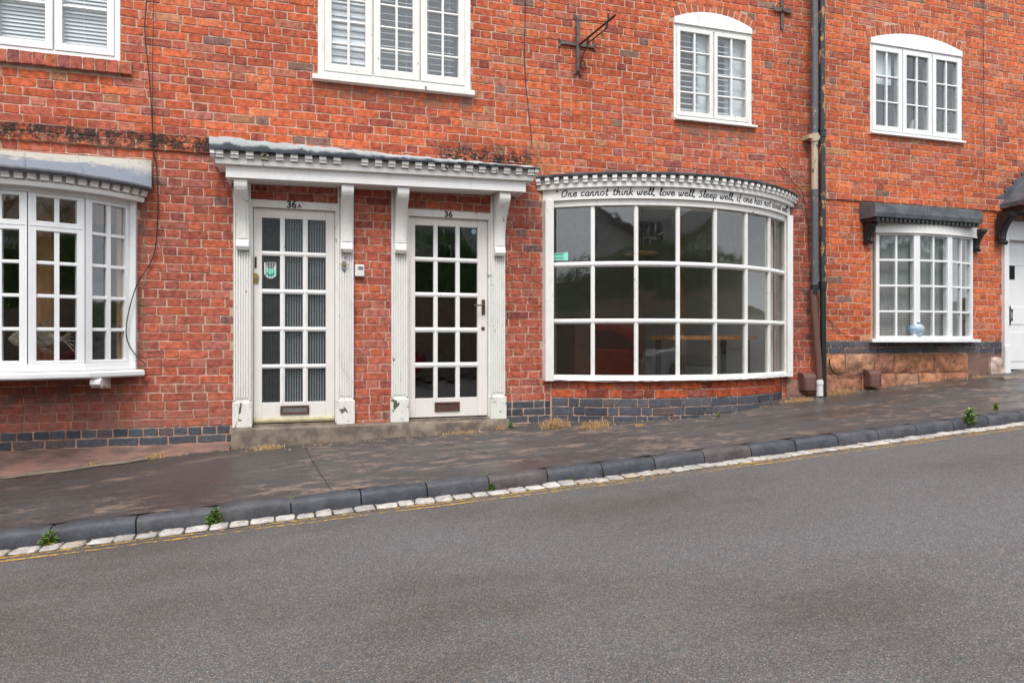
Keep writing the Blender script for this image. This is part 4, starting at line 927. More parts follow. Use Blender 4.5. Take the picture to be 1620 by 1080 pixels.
# ------------------------------------------------------------------ doors 36A and 36
def pilaster(root, x0, x1, ztop, mat, zb=-.765):
    a, b = U(x0, .05), U(x1, .05); mb = MB(); mb.box(a, b, .035, -.01, zb + .22, ztop); W_ = b - a
    for i in range(5): c = a + W_ * (.12 + .76 * (i + .5) / 5); mb.box(c - W_ * .045, c + W_ * .045, .047, .034, zb + .26, ztop - .5)
    mb.box(a - .0, a + W_ * .09, .047, .034, zb + .24, ztop); mb.box(b - W_ * .09, b, .047, .034, zb + .24, ztop)
    p_ = build('pilaster', mb, M[mat], root, bevel=.002)
    mb = MB(); mb.box(a - .01, b + .01, .062, -.01, zb, zb + .22); build('base_block', mb, M['rot'], p_, bevel=.004); return (a + b) / 2
def glazed_door(door_u, x_leaf, cols, zr, ztop, reeded, number, name_mat, head):
    (d0, d1) = door_u; l0, l1 = x_leaf; w_ = -.035
    fr = MB(); fr.box(d0 + .001, l0, .01, -.09, -.765, ztop - .065); fr.box(l1, d1 - .001, .01, -.09, -.765, ztop - .065); fr.box(d0 + .001, d1 - .001, .012, -.09, ztop - .065, ztop)
    frame = build('door_frame', fr, M['peel'], mid, bevel=.003)
    num = put_text(number, .075, head, .0135, ztop - .062, frame, 'text', 'house_number')
    if number == '36':
        bpy.data.objects.remove(num); put_text('36', .078, head, .0135, ztop - .060, frame, 'text', 'house_number', 1.05)
    else:
        bpy.data.objects.remove(num); put_text('36', .088, head - .015, .0135, ztop - .060, frame, 'text', 'house_number'); put_text('A', .05, head + .055, .0135, ztop - .058, frame, 'text', 'house_number')
    mb = MB(); zt = ztop - .067; zb = -.735; g0, g1 = cols[0][0], cols[-1][1]
    mb.box(l0 + .003, g0, w_, w_ - .045, zb, zt); mb.box(g1, l1 - .003, w_, w_ - .045, zb, zt); mb.box(g0, g1, w_, w_ - .045, zr[0][1], zt); mb.box(g0, g1, w_, w_ - .045, zb, zr[-1][0])
    door = build('door', mb, M['door'], mid, bevel=.004)
    mb = MB()
    for (a, b), (c, d) in zip(cols, cols[1:]): mb.box(b, c, w_ - .004, w_ - .04, zr[-1][0] - .001, zr[0][1] + .001); mb.box((b + c) / 2 - .008, (b + c) / 2 + .008, w_ + .003, w_ - .004, zr[-1][0], zr[0][1])
    build('glazing_bar', mb, M['white'], door); mb = MB()
    for (a, b), (c, d) in zip(zr, zr[1:]): mb = MB(); mb.prism([(w_ - .04, d), (w_ - .004, d), (w_ + .004, d + (a - d) * .35), (w_ + .004, d + (a - d) * .65), (w_ - .004, a), (w_ - .04, a)], g0, g1); build('glazing_bar', mb, M['white'], door)
    for ci, (a, b) in enumerate(cols):
        for (c, d) in zr:
            mb = MB(); y = .060
            if reeded:
                n = 7 * 6; pw = (b - a) / 7; vs = []
                for i in range(n + 1): x = a + (b - a) * i / n; yy = y - .011 * abs(sin(pi * (x - a) / pw)); vs += [(x, yy, c), (x, yy, d)]
                mb.add(vs, [(2 * i, 2 * i + 2, 2 * i + 3, 2 * i + 1) for i in range(n)]); build('pane', mb, M['reed'], door, smooth=60)
            else:
                j = [rnd(-.0012, .0012) for _ in range(4)]; mb.hexa([(a, y + j[0], c), (b, y + j[1], c), (b, y + .004 + j[1], c), (a, y + .004 + j[0], c), (a, y + j[2], d), (b, y + j[3], d), (b, y + .004 + j[3], d), (a, y + .004 + j[2], d)]); build('pane', mb, M['glass'], door)
    return frame, door
zrA = [(.822, 1.124), (.477, .780), (.134, .435), (-.209, .093), (-.556, -.248)]
zrB = [(.819, 1.126), (.477, .777), (.137, .434), (-.205, .089), (-.552, -.254)]
W_D = -.035
cA = [(U(a, W_D), U(b, W_D)) for a, b in ((414.5, 443), (450.5, 479), (486.7, 515.3))]; cB = [(U(a, W_D), U(b, W_D)) for a, b in ((656.8, 686), (692.5, 721), (727.5, 755.5))]
fA, doA = glazed_door(dA, (U(400.5, -.03), U(530, -.03)), cA, zrA, 1.278, True, '36A', None, U(464, 0))
fB, doB = glazed_door(dB, (U(646.5, -.03), U(771.5, -.03)), cB, zrB, 1.270, False, '36', None, U(709, 0))
for xs, fr_, zc_ in (((369.5, 396.5), fA, 1.41), ((534.5, 559.5), fA, 1.42), ((619.5, 645), fB, 1.43), ((777.5, 799.5), fB, 1.44)):
    uc = pilaster(mid, *xs, zc_, 'peel'); console(mid, uc + .006, .045, .255, zc_ - .60, zc_ - .002, .105, 'peel')
def letter_plate(door, x0, x1, y0, y1, mat, flap, wv=-.035):
    a, b, c, d = U(x0, wv), U(x1, wv), Z(x0, y1, wv), Z(x0, y0, wv); mb = MB(); e = .018
    mb.box(a, b, wv + .014, wv, c, c + e); mb.box(a, b, wv + .014, wv, d - e, d); mb.box(a, a + e, wv + .014, wv, c + e, d - e); mb.box(b - e, b, wv + .014, wv, c + e, d - e); lp = build('letter_plate', mb, M[mat], door, bevel=.002)
    mb = MB(); mb.box(a + e, b - e, wv + .009, wv, c + e, d - e); build('letter_flap', mb, M[flap], door, bevel=.002)
letter_plate(doA, 443.5, 489, 641.5, 655.5, 'bronze', 'grey'); letter_plate(doB, 687.5, 727, 636, 650.5, 'bronze', 'bronze')
mb = MB(); mb.prism([(-.035, -.735), (.0, -.735), (.004, -.715), (-.02, -.695), (-.035, -.695)], U(402, -.035), U(529, -.035)); build('weather_bar', mb, M['brasswhite'], doA)
for q in (dA, dB): mb = MB(); mb.box(*q, .02, -.12, -.768, -.747); build('threshold', mb, M['concrete'], mid)
# lock, handle plate and old key-hole cover
def disc(u, w0, w1, z, r, n=16): return MB().plate([(u + r * cos(2 * pi * i / n), z + r * sin(2 * pi * i / n)) for i in range(n)], w0, w1)
mb = disc(U(404, -.035), -.035, -.012, Z(404, 437, -.035), .028); mb.box(U(401.2, -.035), U(408.5, -.035), -.02, -.035, Z(404, 447, -.035), Z(404, 441, -.035)); build('door_lock', mb, M['brass'], doA)
mb = MB(); xx = U(404.4, -.035); mb.box(xx - .009, xx + .009, -.030, -.035, Z(404, 424, -.035), Z(404, 406, -.035)); build('handle_scar', mb, M['rust'], doA)
mb = MB(); xx = U(764.5, -.035); mb.box(xx - .018, xx + .018, -.028, -.035, Z(765, 498, -.035), Z(765, 474, -.035)); mb.tube([(xx, .03, Z(765, 483, -.035)), (xx, -.02, Z(765, 483, -.035)), (xx - .01, -.03, Z(765, 483, -.035)), (xx - .11, -.03, Z(765, 484, -.035))], .008, 8); build('door_handle', mb, M['bronze'], doB, bevel=.002)
build('keyhole_cover', disc(U(764, -.035), -.035, -.028, Z(764, 519.5, -.035), .019, 8), M['bronze'], doB)
mb = MB()
for (ga, gb) in cA[1:]:
    for q in range(7): x = ga + (gb - ga) * (q + .5) / 7 - .01; mb.box(x - .0045, x + .0045, -.092, -.097, -.56, 1.13)
build('vertical_blind', mb, M['slat'], doA)
# stickers
def shield(u, z, w_, hw, h):
    pts = [(u - hw, z + h), (u - hw, z + hw)] + [(u - hw * cos(pi * i / 12), z + hw - hw * sin(pi * i / 12)) for i in range(13)] + [(u + hw, z + hw), (u + hw, z + h)]
    return MB().plate(list(reversed(pts)), w_, w_ + .0015)
su = U(428, -.05); sz = Z(428, 440.5, -.05); st = build('sticker', shield(su, sz, -.053, .054, .148), M['stickw'], doA)
mb = disc(su, -.051, -.0502, sz + .053, .043, 24); build('sticker_emblem', mb, M['mint'], doA)
mb = MB(); mb.plate([(su + .034 * cos(a), sz + .053 + .034 * sin(a)) for a in [pi + pi * i / 10 for i in range(11)]] + [(su + .022 * cos(a), sz + .055 + .018 * sin(a)) for a in [2 * pi - pi * i / 10 for i in range(11)]], -.0502, -.0497); build('emblem_print', mb, M['teal'], doA)
for i, s_ in enumerate(("Tripadvisor", "Travellers'", "Choice")): put_text(s_, .021, su, -.051, sz + .132 - .0175 * i, doA, 'text', 'sticker_lettering', .92)
mb = disc(U(750, -.045), -.058, -.0568, Z(750, 366, -.05), .026, 14); build('sticker', mb, M['stickb'], doB)
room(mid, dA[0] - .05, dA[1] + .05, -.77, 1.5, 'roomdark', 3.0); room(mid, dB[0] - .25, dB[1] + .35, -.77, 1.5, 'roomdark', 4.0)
room(mid, CL - .12, CR + .15, -.75, 1.9, 'room', 3.6)

# ------------------------------------------------------------------ far right entrance
mb = MB(); mb.box(dC[0], dC[0] + .075, .04, -.1, -.42, 1.55); mb.box(dC[1] - .075, dC[1], .04, -.1, -.42, 1.55); mb.box(dC[0] + .075, dC[1] - .075, .03, -.1, 1.30, 1.545)
mb.box(dC[0] - .008, dC[0] + .083, .055, .03, -.42, -.05)
ent = build('door_frame', mb, M['upvc'], right, bevel=.003)
mb = MB(); a, b = dC[0] + .078, dC[1] - .078; mb.box(a, b, -.05, -.09, -.36, 1.298); dr = build('door', mb, M['upvc'], right)
pw = (b - a - .3) / 2
for i in range(2):
    x = a + .10 + i * (pw + .10)
    for z0_, z1_ in ((-.26, .12), (.22, .45), (.52, .86), (.98, 1.22)):
        mb = MB()
        if (z0_ == .52): continue
        mb.box(x, x + pw, -.043, -.051, z0_, z1_); build('door_panel', mb, M['upvc'], dr, bevel=.006)
mb = MB(); mb.box(U(1595, -.05), U(1605, -.05), -.046, -.055, Z(1600, 442, -.05), Z(1600, 414, -.05)); build('pane', mb, M['carglass'], dr)
mb = MB(); hx = U(1597.5, -.03); mb.box(hx - .028, hx + .028, -.035, -.052, Z(1597, 514, -.04), Z(1597, 484, -.04)); mb.tube([(hx, .05, Z(1597, 508, -.04)), (hx, -.0, Z(1597, 507, -.04)), (hx, -.0, Z(1597, 490, -.04)), (hx, .05, Z(1597, 489, -.04))], .012, 8); build('door_handle', mb, M['black'], dr, bevel=.008)
mb = MB(); vs = []; r0 = U(1579, .0); rr1 = 2 * 9.75 - r0
mb.prism([(0, -.43), (.30, -.43), (.32, -.45), (.32, -.62), (0, -.62)], U(1574, .2), dC[1] + .1); build('doorstep', mb, M['concrete'], right, bevel=.01)
uc = (r0 + rr1) / 2; wv = .55
mb = MB(); ridge = 2.80; ez = 1.745
mb.add([(r0, 0, ez + .0), (r0, -wv, ez), (uc, -wv, ridge), (uc, 0, ridge), (rr1, -wv, ez), (rr1, 0, ez), (r0, 0, ez - .05), (r0, -wv, ez - .05), (uc, -wv, ridge - .06), (uc, 0, ridge - .06), (rr1, -wv, ez - .05), (rr1, 0, ez - .05)],
       [(0, 1, 2, 3), (3, 2, 4, 5), (7, 6, 9, 8), (9, 11, 10, 8), (1, 7, 8, 2), (8, 10, 4, 2), (0, 6, 7, 1), (4, 10, 11, 5)]); porch = build('porch_roof', mb, M['leaddark'], right)
for i in range(9):                                  # stepped lead flashing
    t = i / 9; x = r0 + (uc - r0) * t; z = ez + (ridge - ez) * t; mb = MB(); mb.plate([(x, z - .01), (x + (uc - r0) / 9, z + (ridge - ez) / 9 - .01), (x + (uc - r0) / 9 - .02, z + (ridge - ez) / 9 + .045), (x - .055, z + .075)], .004, .012 + .001 * i); build('flashing', mb, M['leaddark'], porch)
console(right, U(1589, .1), .045, .20, 1.22, 1.62, .12, 'black'); console(right, dC[1] - .04, .045, .20, 1.22, 1.62, .12, 'black')
mb = MB(); mb.box(r0 + .06, rr1 - .06, .42, .02, 1.622, 1.692); build('porch_beam', mb, M['black'], right)
room(right, dC[0], dC[1], -.5, 1.6, 'roomdark', 2)
# sandstone base blocks of the right house
def stone_block(root, u0, u1, z0, z1, w0, c):
    mb = MB(); nx, nz = max(3, int((u1 - u0) / .055)), max(3, int((z1 - z0) / .05)); vs = []
    for i in range(nx + 1):
        for j in range(nz + 1):
            s_, t = i / nx, j / nz; e = min(s_, 1 - s_, t * .7, (1 - t) * .7) * 6; e = min(1, max(0, e))
            vs.append((u0 + (u1 - u0) * s_ + (rnd(-.004, .004)), -(w0 + .002 + e * (.022 + .026 * sin(u0 * 31 + i * .9) * sin(j * 1.3 + u0 * 7) + rnd(-.012, .014))), z0 + (z1 - z0) * t + rnd(-.004, .004)))
    n = nz + 1; fs = [(i * n + j, (i + 1) * n + j, (i + 1) * n + j + 1, i * n + j + 1) for i in range(nx) for j in range(nz)]
    k = len(vs); vs += [(u0, .03, z0), (u1, .03, z0), (u1, .03, z1), (u0, .03, z1)]; c_ = [0, nx * n, nx * n + nz, nz]
    for q in range(4): fs.append((c_[q], k + q, k + (q + 1) % 4, c_[(q + 1) % 4]))
    return build('stone_block', MB().add(vs, fs), M['stone'], root, smooth=70, color=c)
STN = [(.42, .19, .10), (.34, .15, .09), (.38, .20, .12), (.30, .135, .085)]
u = U(1306)
for l in (.28, .42, .30, .62, .55): stone_block(right, u + .005, u + l - .005, -.375, -.153, .0, random.choice(STN)); u += l
u = U(1306)
for l in (.5, .52, .34, .46, .35): stone_block(right, u + .005, u + l - .005, -.70, -.385, .012, random.choice(STN)); u += l
mb = MB(); mb.box(U(1306), dC[0] - .005, -.002, -.03, -.75, -.15); build('stone_bed', mb, M['fillet'], right)
stone_block(right, U(1564), dC[0] - .002, -.46, -.2, .03, (.52, .40, .33))
stone_block(mid, U(1243), U(1272), -.75, -.44, .01, (.26, .13, .10))

# ------------------------------------------------------------------ pipes, vents, ironwork, cables
def flaky(name, base, peel, amount):
    m, nt, b, o = newmat(name); p = pos(nt, (1, 1, .45))
    f = rng_(nt, noise(nt, p, 14, 7, .7), amount, amount + .04); c = mixc(nt, f, base, peel); c = mixc(nt, rng_(nt, noise(nt, p, 40, 4), .62, .7, 0, .7), c, (.10, .04, .02))
    nt.links.new(c, b.inputs['Base Color']); b.inputs['Roughness'].default_value = .5; bump(nt, b, f, .4, .003); return m
M['pipe1'] = flaky('flaking_grey_pipe', (.085, .10, .12), (.42, .31, .18), .60); M['pipe1b'] = flaky('bare_cream_pipe', (.46, .37, .26), (.10, .11, .12), .56)
M['pipe2'] = flaky('black_flaking_pipe', (.022, .025, .03), (.42, .22, .08), .535); M['pipe3'] = flaky('brown_rust_pipe', (.14, .065, .05), (.07, .075, .085), .60)
w1 = .10
p1 = thing('drainpipe', (U(1292, w1), w1, -.6), 'left drainpipe of the pair: flaking grey and cream above, brown below, white collar at ground', 'drainpipe')
P = lambda x, y, w_: (U(x, w_), -w_, Z(x, y, w_))
X1 = U(1288.6, w1)
mb = MB(); mb.tube([(X1, -w1, 5.25), (X1, -w1, Z(1288, 222, w1))], .036, 14); build('upper_pipe', mb, M['pipe1'], p1, smooth=50)
mb = MB(); mb.tube([(X1, -w1, Z(1288, 222, w1)), (X1, -w1, Z(1288, 300, w1))], .0355, 14); build('pipe_length', mb, M['pipe1b'], p1, smooth=50)
mb = MB(); mb.tube([(X1, -w1, Z(1288, 300, w1)), (X1 + .005, -w1, Z(1289, 462, w1))], .036, 14); build('pipe_length', mb, M['pipe1'], p1, smooth=50)
mb = MB(); mb.tube([(X1 - .02, -w1 + .01, Z(1284, 458, w1)), (X1 - .005, -w1 + .01, Z(1284, 480, w1)), (X1 + .055, -w1, Z(1295, 575, w1)), (X1 + .06, -w1, Z(1297, 600, w1))], .037, 14); build('lower_pipe', mb, M['pipe3'], p1, smooth=50)
mb = MB(); mb.tube([(X1 + .065, -w1, Z(1297, 600, w1)), (X1 + .07, -w1, Z(1297, 626, w1))], .040, 14); mb.tube([(X1 + .065, -w1, Z(1297, 603, w1)), (X1 + .065, -w1, Z(1297, 608, w1))], .046, 14); build('collar', mb, M['plastic'], p1, smooth=50)
mb = MB(); za = Z(1288, 216, w1); mb.tube([(X1, -w1, za - .06), (X1, -w1, za + .03)], .046, 14); mb.box(X1 - .09, X1 + .06, w1 + .02, .0, za - .03, za + .015); build('pipe_bracket', mb, M['pipe1b'], p1, smooth=40)
mb = MB(); za = Z(1288, 452, w1); mb.tube([(X1, -w1, za - .09), (X1, -w1, za + .01)], .045, 14); build('pipe_socket', mb, M['black'], p1, smooth=40)
X2 = U(1300.5, w1); p2 = thing('drainpipe', (X2, w1, -.58), 'right drainpipe of the pair: black iron with orange rust flakes, running straight to the ground', 'drainpipe')
mb = MB(); mb.tube([(X2 - .01, -w1, 5.25), (X2, -w1, Z(1300, 215, w1))], .035, 14); mb.tube([(X2, -w1, Z(1300, 215, w1)), (X2 + .01, -w1, Z(1302, 452, w1))], .036, 14); build('upper_pipe', mb, M['pipe2'], p2, smooth=50)
mb = MB(); mb.tube([(X2 + .012, -w1, Z(1302, 452, w1)), (X2 + .02, -w1, -.64)], .034, 14); build('lower_pipe', mb, M['black'], p2, smooth=50)
for y in (212, 452):
    za = Z(1301, y, w1); mb = MB(); xx = X2 + (.01 if y > 300 else 0); mb.tube([(xx, -w1, za - .04), (xx, -w1, za + .04)], .044, 14); mb.tube([(xx, -w1, za + .03), (xx, -w1, za + .045)], .049, 14); build('pipe_socket', mb, M['black'], p2, smooth=40)
def vent(x0, x1, y0, y1, label):
    w_ = .02; a, b = U(x0, .1), U(x1, .1); z0, z1 = Z(x0, y1, .1), Z(x0, y0, .1); h = z1 - z0
    t = thing('pipe_cover', ((a + b) / 2, 0, z0), label, 'pipe cover'); mb = MB()
    mb.prism([(0, z0), (.12, z0), (.12, z1 - h * .30), (.11, z1 - h * .15), (.08, z1 - h * .05), (.035, z1), (0, z1)], a, b); build('casing', mb, M['terracotta'], t, smooth=40, bevel=.004)
    mb = MB(); mb.prism([(.115, z0 + .01), (.126, z0 + .01), (.126, z1 - h * .30), (.115, z1 - h * .25)], a + .01, a + .022); build('edge_rib', mb, M['terracotta'], t); mb = MB(); mb.prism([(.115, z0 + .01), (.126, z0 + .01), (.126, z1 - h * .30), (.115, z1 - h * .25)], b - .022, b - .01); build('edge_rib', mb, M['terracotta'], t)
vent(1271, 1290, 589, 618, 'brown terracotta pipe cover left of the drainpipes on the pavement'); vent(1374.5, 1392.5, 584, 612, 'brown terracotta pipe cover against the sandstone base under the right bow window')
def bar(mb, a, b, t=.012): mb.tube([a, b], t, 6); return mb
# sign bracket
sx0 = U(914, .02); sz0, sz1 = Z(914, 119, .02), Z(914, 24, .02); cz = Z(914, 70.5, .02)
t = thing('sign_bracket', (sx0, .0, sz0), 'rusty wrought iron sign bracket with empty arm on the upper wall', 'sign bracket')
mb = MB(); mb.box(sx0 - .017, sx0 + .017, .035, .002, sz0 + .04, sz1 - .03); mb.tube([(sx0, -.02, sz0 + .05), (sx0 - .045, -.02, sz0 + .0)], .012, 6); mb.tube([(sx0, -.02, sz0 + .05), (sx0 + .05, -.02, sz0 - .005)], .012, 6)
mb.tube([(sx0, -.02, sz1 - .04), (sx0 - .04, -.02, sz1)], .010, 6); mb.tube([(sx0, -.02, sz1 - .04), (sx0 + .035, -.02, sz1)], .010, 6); build('back_plate', mb, M['iron'], t)
mb = MB(); ca, cb = U(886, .02), U(942, .02); mb.box(ca + .02, cb - .02, .024, .004, cz - .016, cz + .014)
for x, s_ in ((ca + .02, -1), (cb - .02, 1)): mb.tube([(x, -.015, cz), (x + s_ * .03, -.015, cz + .04)], .009, 6); mb.tube([(x, -.015, cz), (x + s_ * .03, -.015, cz - .045)], .009, 6)
build('cross_bar', mb, M['iron'], t)
ex, ew, ez_ = sx0 + .03, .86, cz + .0
end = (U(974, .84), -.84, Z(974, 24, .84)); st0 = (sx0 + .01, -.03, cz - .01)
lerp = lambda a, b, t_: tuple(p + (q - p) * t_ for p, q in zip(a, b))
mb = MB(); bar(mb, st0, end, .011); lo = lambda t_: (lerp(st0, end, t_)[0], lerp(st0, end, t_)[1], lerp(st0, end, t_)[2] - .055)
bar(mb, lo(.25), lo(.78), .007); mb.tube([lo(.78), lerp(st0, end, .78)], .012, 6); mb.tube([lo(.25), lerp(st0, end, .25)], .012, 6); bar(mb, lerp(st0, end, .82), (lerp(st0, end, .82)[0], lerp(st0, end, .82)[1], lerp(st0, end, .82)[2] + .07), .010); build('arm', mb, M['rust'], t)
mb = MB(); bar(mb, (sx0, -.03, Z(914, 33, .02)), lerp(st0, end, .8), .004); build('tie_rod', mb, M['rust'], t)
for q in (.42, .66): mb = MB(); c = lo(q); mb.tube([(c[0], c[1], c[2]), (c[0] + .012, c[1], c[2] - .03), (c[0], c[1] - .005, c[2] - .05), (c[0] - .012, c[1], c[2] - .03), (c[0], c[1], c[2])], .003, 5); build('hanging_ring', mb, M['rust'], t)
mb = MB(); pts = [(sx0 + .02 + .045 * (1 - cos(a)) * .6 + .0, -.02 - .05 * a / 6, cz - .22 + .055 * sin(a)) for a in [i * .5 for i in range(13)]]; mb.tube(pts, .006, 6); mb.tube([(sx0 + .01, -.03, cz - .25), (sx0 + .05, -.06, cz - .1), (sx0 + .08, -.12, cz - .01)], .008, 6); build('scroll', mb, M['rust'], t, smooth=60)
# wall tie cross
tx = U(1238, .02); t = thing('wall_tie', (tx, 0, Z(1238, 46, .02)), 'blue-grey iron cross shaped wall tie near the top beside the drainpipes', 'wall tie')
ty = Z(1238, 17, .02); zb_ = Z(1238, 46, .02); hw = .02
mb = MB(); mb.plate([(tx - .02, ty - .03), (tx - .022, zb_ + .03), (tx - .012, zb_), (tx + .014, zb_), (tx + .022, zb_ + .03), (tx + .02, ty - .03), (tx + .022, ty + .20), (tx + .03, ty + .235), (tx, ty + .22), (tx - .03, ty + .235), (tx - .022, ty + .20)], .004, .022); build('upright', mb, M['iron'], t)
mb = MB(); hx0, hx1 = U(1221.5, .02), U(1253, .02); mb.plate([(hx0, ty + .03), (hx0 + .03, ty + .022), (hx0 + .07, ty + .035), (tx, ty + .02), (hx1 - .06, ty + .038), (hx1 - .01, ty + .02), (hx1, ty), (hx1 - .02, ty - .025), (tx, ty - .018), (hx0 + .05, ty - .025), (hx0 + .01, ty - .01)][::-1], .022, .034); build('cross_bar', mb, M['iron'], t)
build('bolt', disc(tx, .034, .05, ty, .018, 10), M['iron'], t)
# key safe between the doors, door bell on the pilaster
a, b = U(561.5, .03), U(576.5, .03); z0_, z1_ = Z(569, 437.5, .03), Z(569, 418.5, .03)
t = thing('key_safe', ((a + b) / 2, 0, z0_), 'small white box fixed to the brick pier between the two doors', 'key safe'); mb = MB(); mb.box(a, b, .04, .0, z0_, z1_); build('box', mb, M['plastic'], t, bevel=.008)
mb = MB(); mb.box(a + .03, b - .012, .044, .038, z1_ - .045, z1_ - .02); build('keypad', mb, M['grey'], t)
bx, bz = U(544.5, .06), Z(544.5, 420, .06); t = thing('door_bell', (bx, .05, bz - .04), 'small brass turn bell on the white pilaster right of door 36A', 'door bell')
mb = MB(); mb.box(bx - .016, bx + .016, .062, .044, bz - .045, bz + .045); build('back_plate', mb, M['grey'], t, bevel=.005); mb = disc(bx, .06, .075, bz + .01, .012); mb.box(bx - .04, bx + .045, .072, .064, bz + .006, bz + .014); build('turn_key', mb, M['brass'], t)
def cable(pts, label, r=.004, w_=.012, cat='cable'):
    q = []
    for i, p in enumerate(catmull([(a, b) for a, b in pts], 6)): q.append(P(p[0], p[1], w_ if not callable(w_) else w_(p[1])))
    mb = MB(); mb.tube(q, r, 6); o = build('cable', mb, M['cable'], smooth=60); setp(o, label, cat); return o
cable([(234, -60), (232, 0), (229, 50), (236, 120), (240, 180), (243, 240), (247, 262), (250, 320), (246, 390), (236, 420), (219, 445), (207, 480), (200, 515), (202, 540), (215, 562), (230, 576)], 'thin black cable looping down from the left house wall past the bay window', .0045, lambda y: .035 if y < 250 else (.02 if y < 430 else .09))
cable([(243, -60), (243, 0), (242, 60), (241, 140), (242, 225), (243, 300)], 'straight black cable hanging just right of the looping one on the left house', .003, .033)
cable([(830, -60), (831, 0), (830, 100), (835, 160), (839, 200), (842, 232)], 'thin dark cable down the upper wall between the shop doors and sign bracket', .004)
cable([(1554, -40), (1555, 0), (1556, 120), (1557, 240), (1556, 290)], 'thin dark cable down the orange wall right of the arched window', .0035, .03)
cable([(1230, 258), (1240, 270), (1256, 290), (1268, 303), (1274, 330), (1279, 360), (1280, 392)], 'short dark cable from the wall to the right end of the big bow window roof', .004, .03)
cable([(1308, 500), (1320, 516), (1332, 527), (1345, 533), (1360, 534)], 'short thin cable sloping down the brickwork beside the drainpipes under the right bow window', .0035, .015)
cable([(1312, 568), (1313, 578), (1318, 588), (1326, 593), (1345, 594), (1362, 592), (1376, 589)], 'thick black cable lying across the sandstone from the drainpipe to the brown cover', .007, .045)
mb = MB(); mb.lathe((0, 0, 0), [(.02, 0), (.022, .03), (.012, .05)], 8)

# ------------------------------------------------------------------ indoor things that show through the glass
t = thing('dining_table', (4.4, -.55, -.75), 'oak topped table standing behind the big bow window', 'table')
mb = MB(); mb.box(3.95, 5.05, -.28, -.85, .02, .065); build('table_top', mb, M['oak'], t)
for x in (4.05, 4.95):
    for w_ in (-.33, -.80): mb = MB(); mb.box(x - .025, x + .025, w_ - .025, w_ + .025, -.75, .02); build('leg', mb, M['black'], t)
t = thing('pendant_lamp', (3.72, -.6, 1.0), 'pale wooden disc pendant lamp hanging inside the big bow window', 'lamp'); mb = MB(); mb.lathe((3.72, .6, 1.02), [(.02, .03), (.17, .012), (.18, 0), (.17, -.008), (.01, -.008)], 28); build('lamp_shade', mb, plain('birch', (.62, .44, .27), .5), t, smooth=40)
mb = MB(); mb.tube([(3.72, .6, 1.04), (3.72, .6, 1.9)], .004, 6); build('flex', mb, M['cable'], t)
mb = MB(); mb.box(4.62, 4.70, -1.3, -1.38, -.75, 1.9); o = build('timber_post', mb, M['oak']); setp(o, 'upright orange timber post inside the room behind the big bow window', 'post')
mb = MB(); mb.box(CL + .62, CL + 1.55, -.9, -1.5, -.75, .30); o = build('wooden_counter', mb, plain('mahogany', (.085, .032, .018), .4), bevel=.01); setp(o, 'dark mahogany counter inside the left half of the big bow window', 'counter')
# driftwood fish
fu, fz_ = U(66, .16), Z(66, 536, .16); t = thing('fish_ornament', (fu, .24, -.165), 'silvery driftwood fish ornament on the sill of the left bay window', 'ornament')
mb = MB(); prof_ = [(-.20, .012), (-.17, .045), (-.11, .075), (-.02, .085), (.07, .06), (.13, .03), (.17, .018)]; rings = []; n = 12
for x, r in prof_:
    for k in range(n): a = 2 * pi * k / n; rings.append((fu + x, -.24 + r * .45 * cos(a), fz_ + r * sin(a)))
mb.add(rings, [(i * n + k, (i + 1) * n + k, (i + 1) * n + (k + 1) % n, i * n + (k + 1) % n) for i in range(len(prof_) - 1) for k in range(n)] + [tuple(range(n)), tuple(range(len(rings) - 1, len(rings) - n - 1, -1))]); build('body', mb, M['fish'], t, smooth=60)
mb = MB()
for k in range(6): mb.tube([(fu - .03 + .015 * k, -.24, fz_ + .07), (fu + .0 + .018 * k, -.24, fz_ + .115 + .01 * k), (fu + .05 + .012 * k, -.24, fz_ + .13 + .006 * k)], .006, 5, .002)
build('dorsal_fin', mb, M['fish'], t)
mb = MB()
for k in range(6): a = -.9 + .36 * k; mb.tube([(fu + .16, -.24, fz_), (fu + .21, -.24, fz_ + .05 * a), (fu + .25, -.24, fz_ + .11 * a)], .007, 5, .003)
build('tail', mb, M['fish'], t)
mb = MB()
for k in range(5): mb.tube([(fu - .04 + .02 * k, -.25, fz_ - .07), (fu + .0 + .03 * k, -.26, fz_ - .115)], .006, 5, .002)
build('belly_fin', mb, M['fish'], t); mb = MB(); mb.tube([(fu, -.24, fz_ - .05), (fu, -.24, -.165)], .005, 6); mb.box(fu - .05, fu + .05, .28, .20, -.165, -.15); build('stand', mb, M['fish'], t)
t = thing('vase', (U(1450, .08), .0, .055), 'blue and white patterned vase on the sill of the right bow window', 'vase'); mb = MB(); mb.lathe((U(1449, .12), -.12, .052), [(.05, 0), (.055, .02), (.09, .08), (.085, .13), (.05, .16), (.06, .175)], 16); build('body', mb, M['vase'], t, smooth=60)
def leaves(mb, c, r, n, size, T, pal, up=.3, flat=1.):
    for _ in range(n):
        a = rnd(0, 2 * pi); e = random.random(); rr = r * (1 - .6 * e) * rnd(.1, 1.1); p = (c[0] + rr * cos(a), c[1] + rr * sin(a) * flat, c[2] + r * 1.7 * e * rnd(.6, 1.1))
        s = size * rnd(.6, 1.3); b = rnd(0, 2 * pi); dx, dy, dz = cos(b) * s, sin(b) * s, rnd(-.3, .9) * s; nx, ny = -sin(b) * s * .35, cos(b) * s * .35; nz = rnd(-.2, .2) * s
        mb.add([p, (p[0] + dx * .5 + nx, p[1] + dy * .5 + ny, p[2] + dz * .6 + nz), (p[0] + dx, p[1] + dy, p[2] + dz), (p[0] + dx * .5 - nx, p[1] + dy * .5 - ny, p[2] + dz * .6 - nz)], [(0, 1, 2, 3)])
        T += [(*pick(pal), 1)] * 4
GRN = [((.10, .20, .03), 4), ((.06, .14, .025), 3), ((.17, .27, .05), 2), ((.30, .30, .06), 1)]
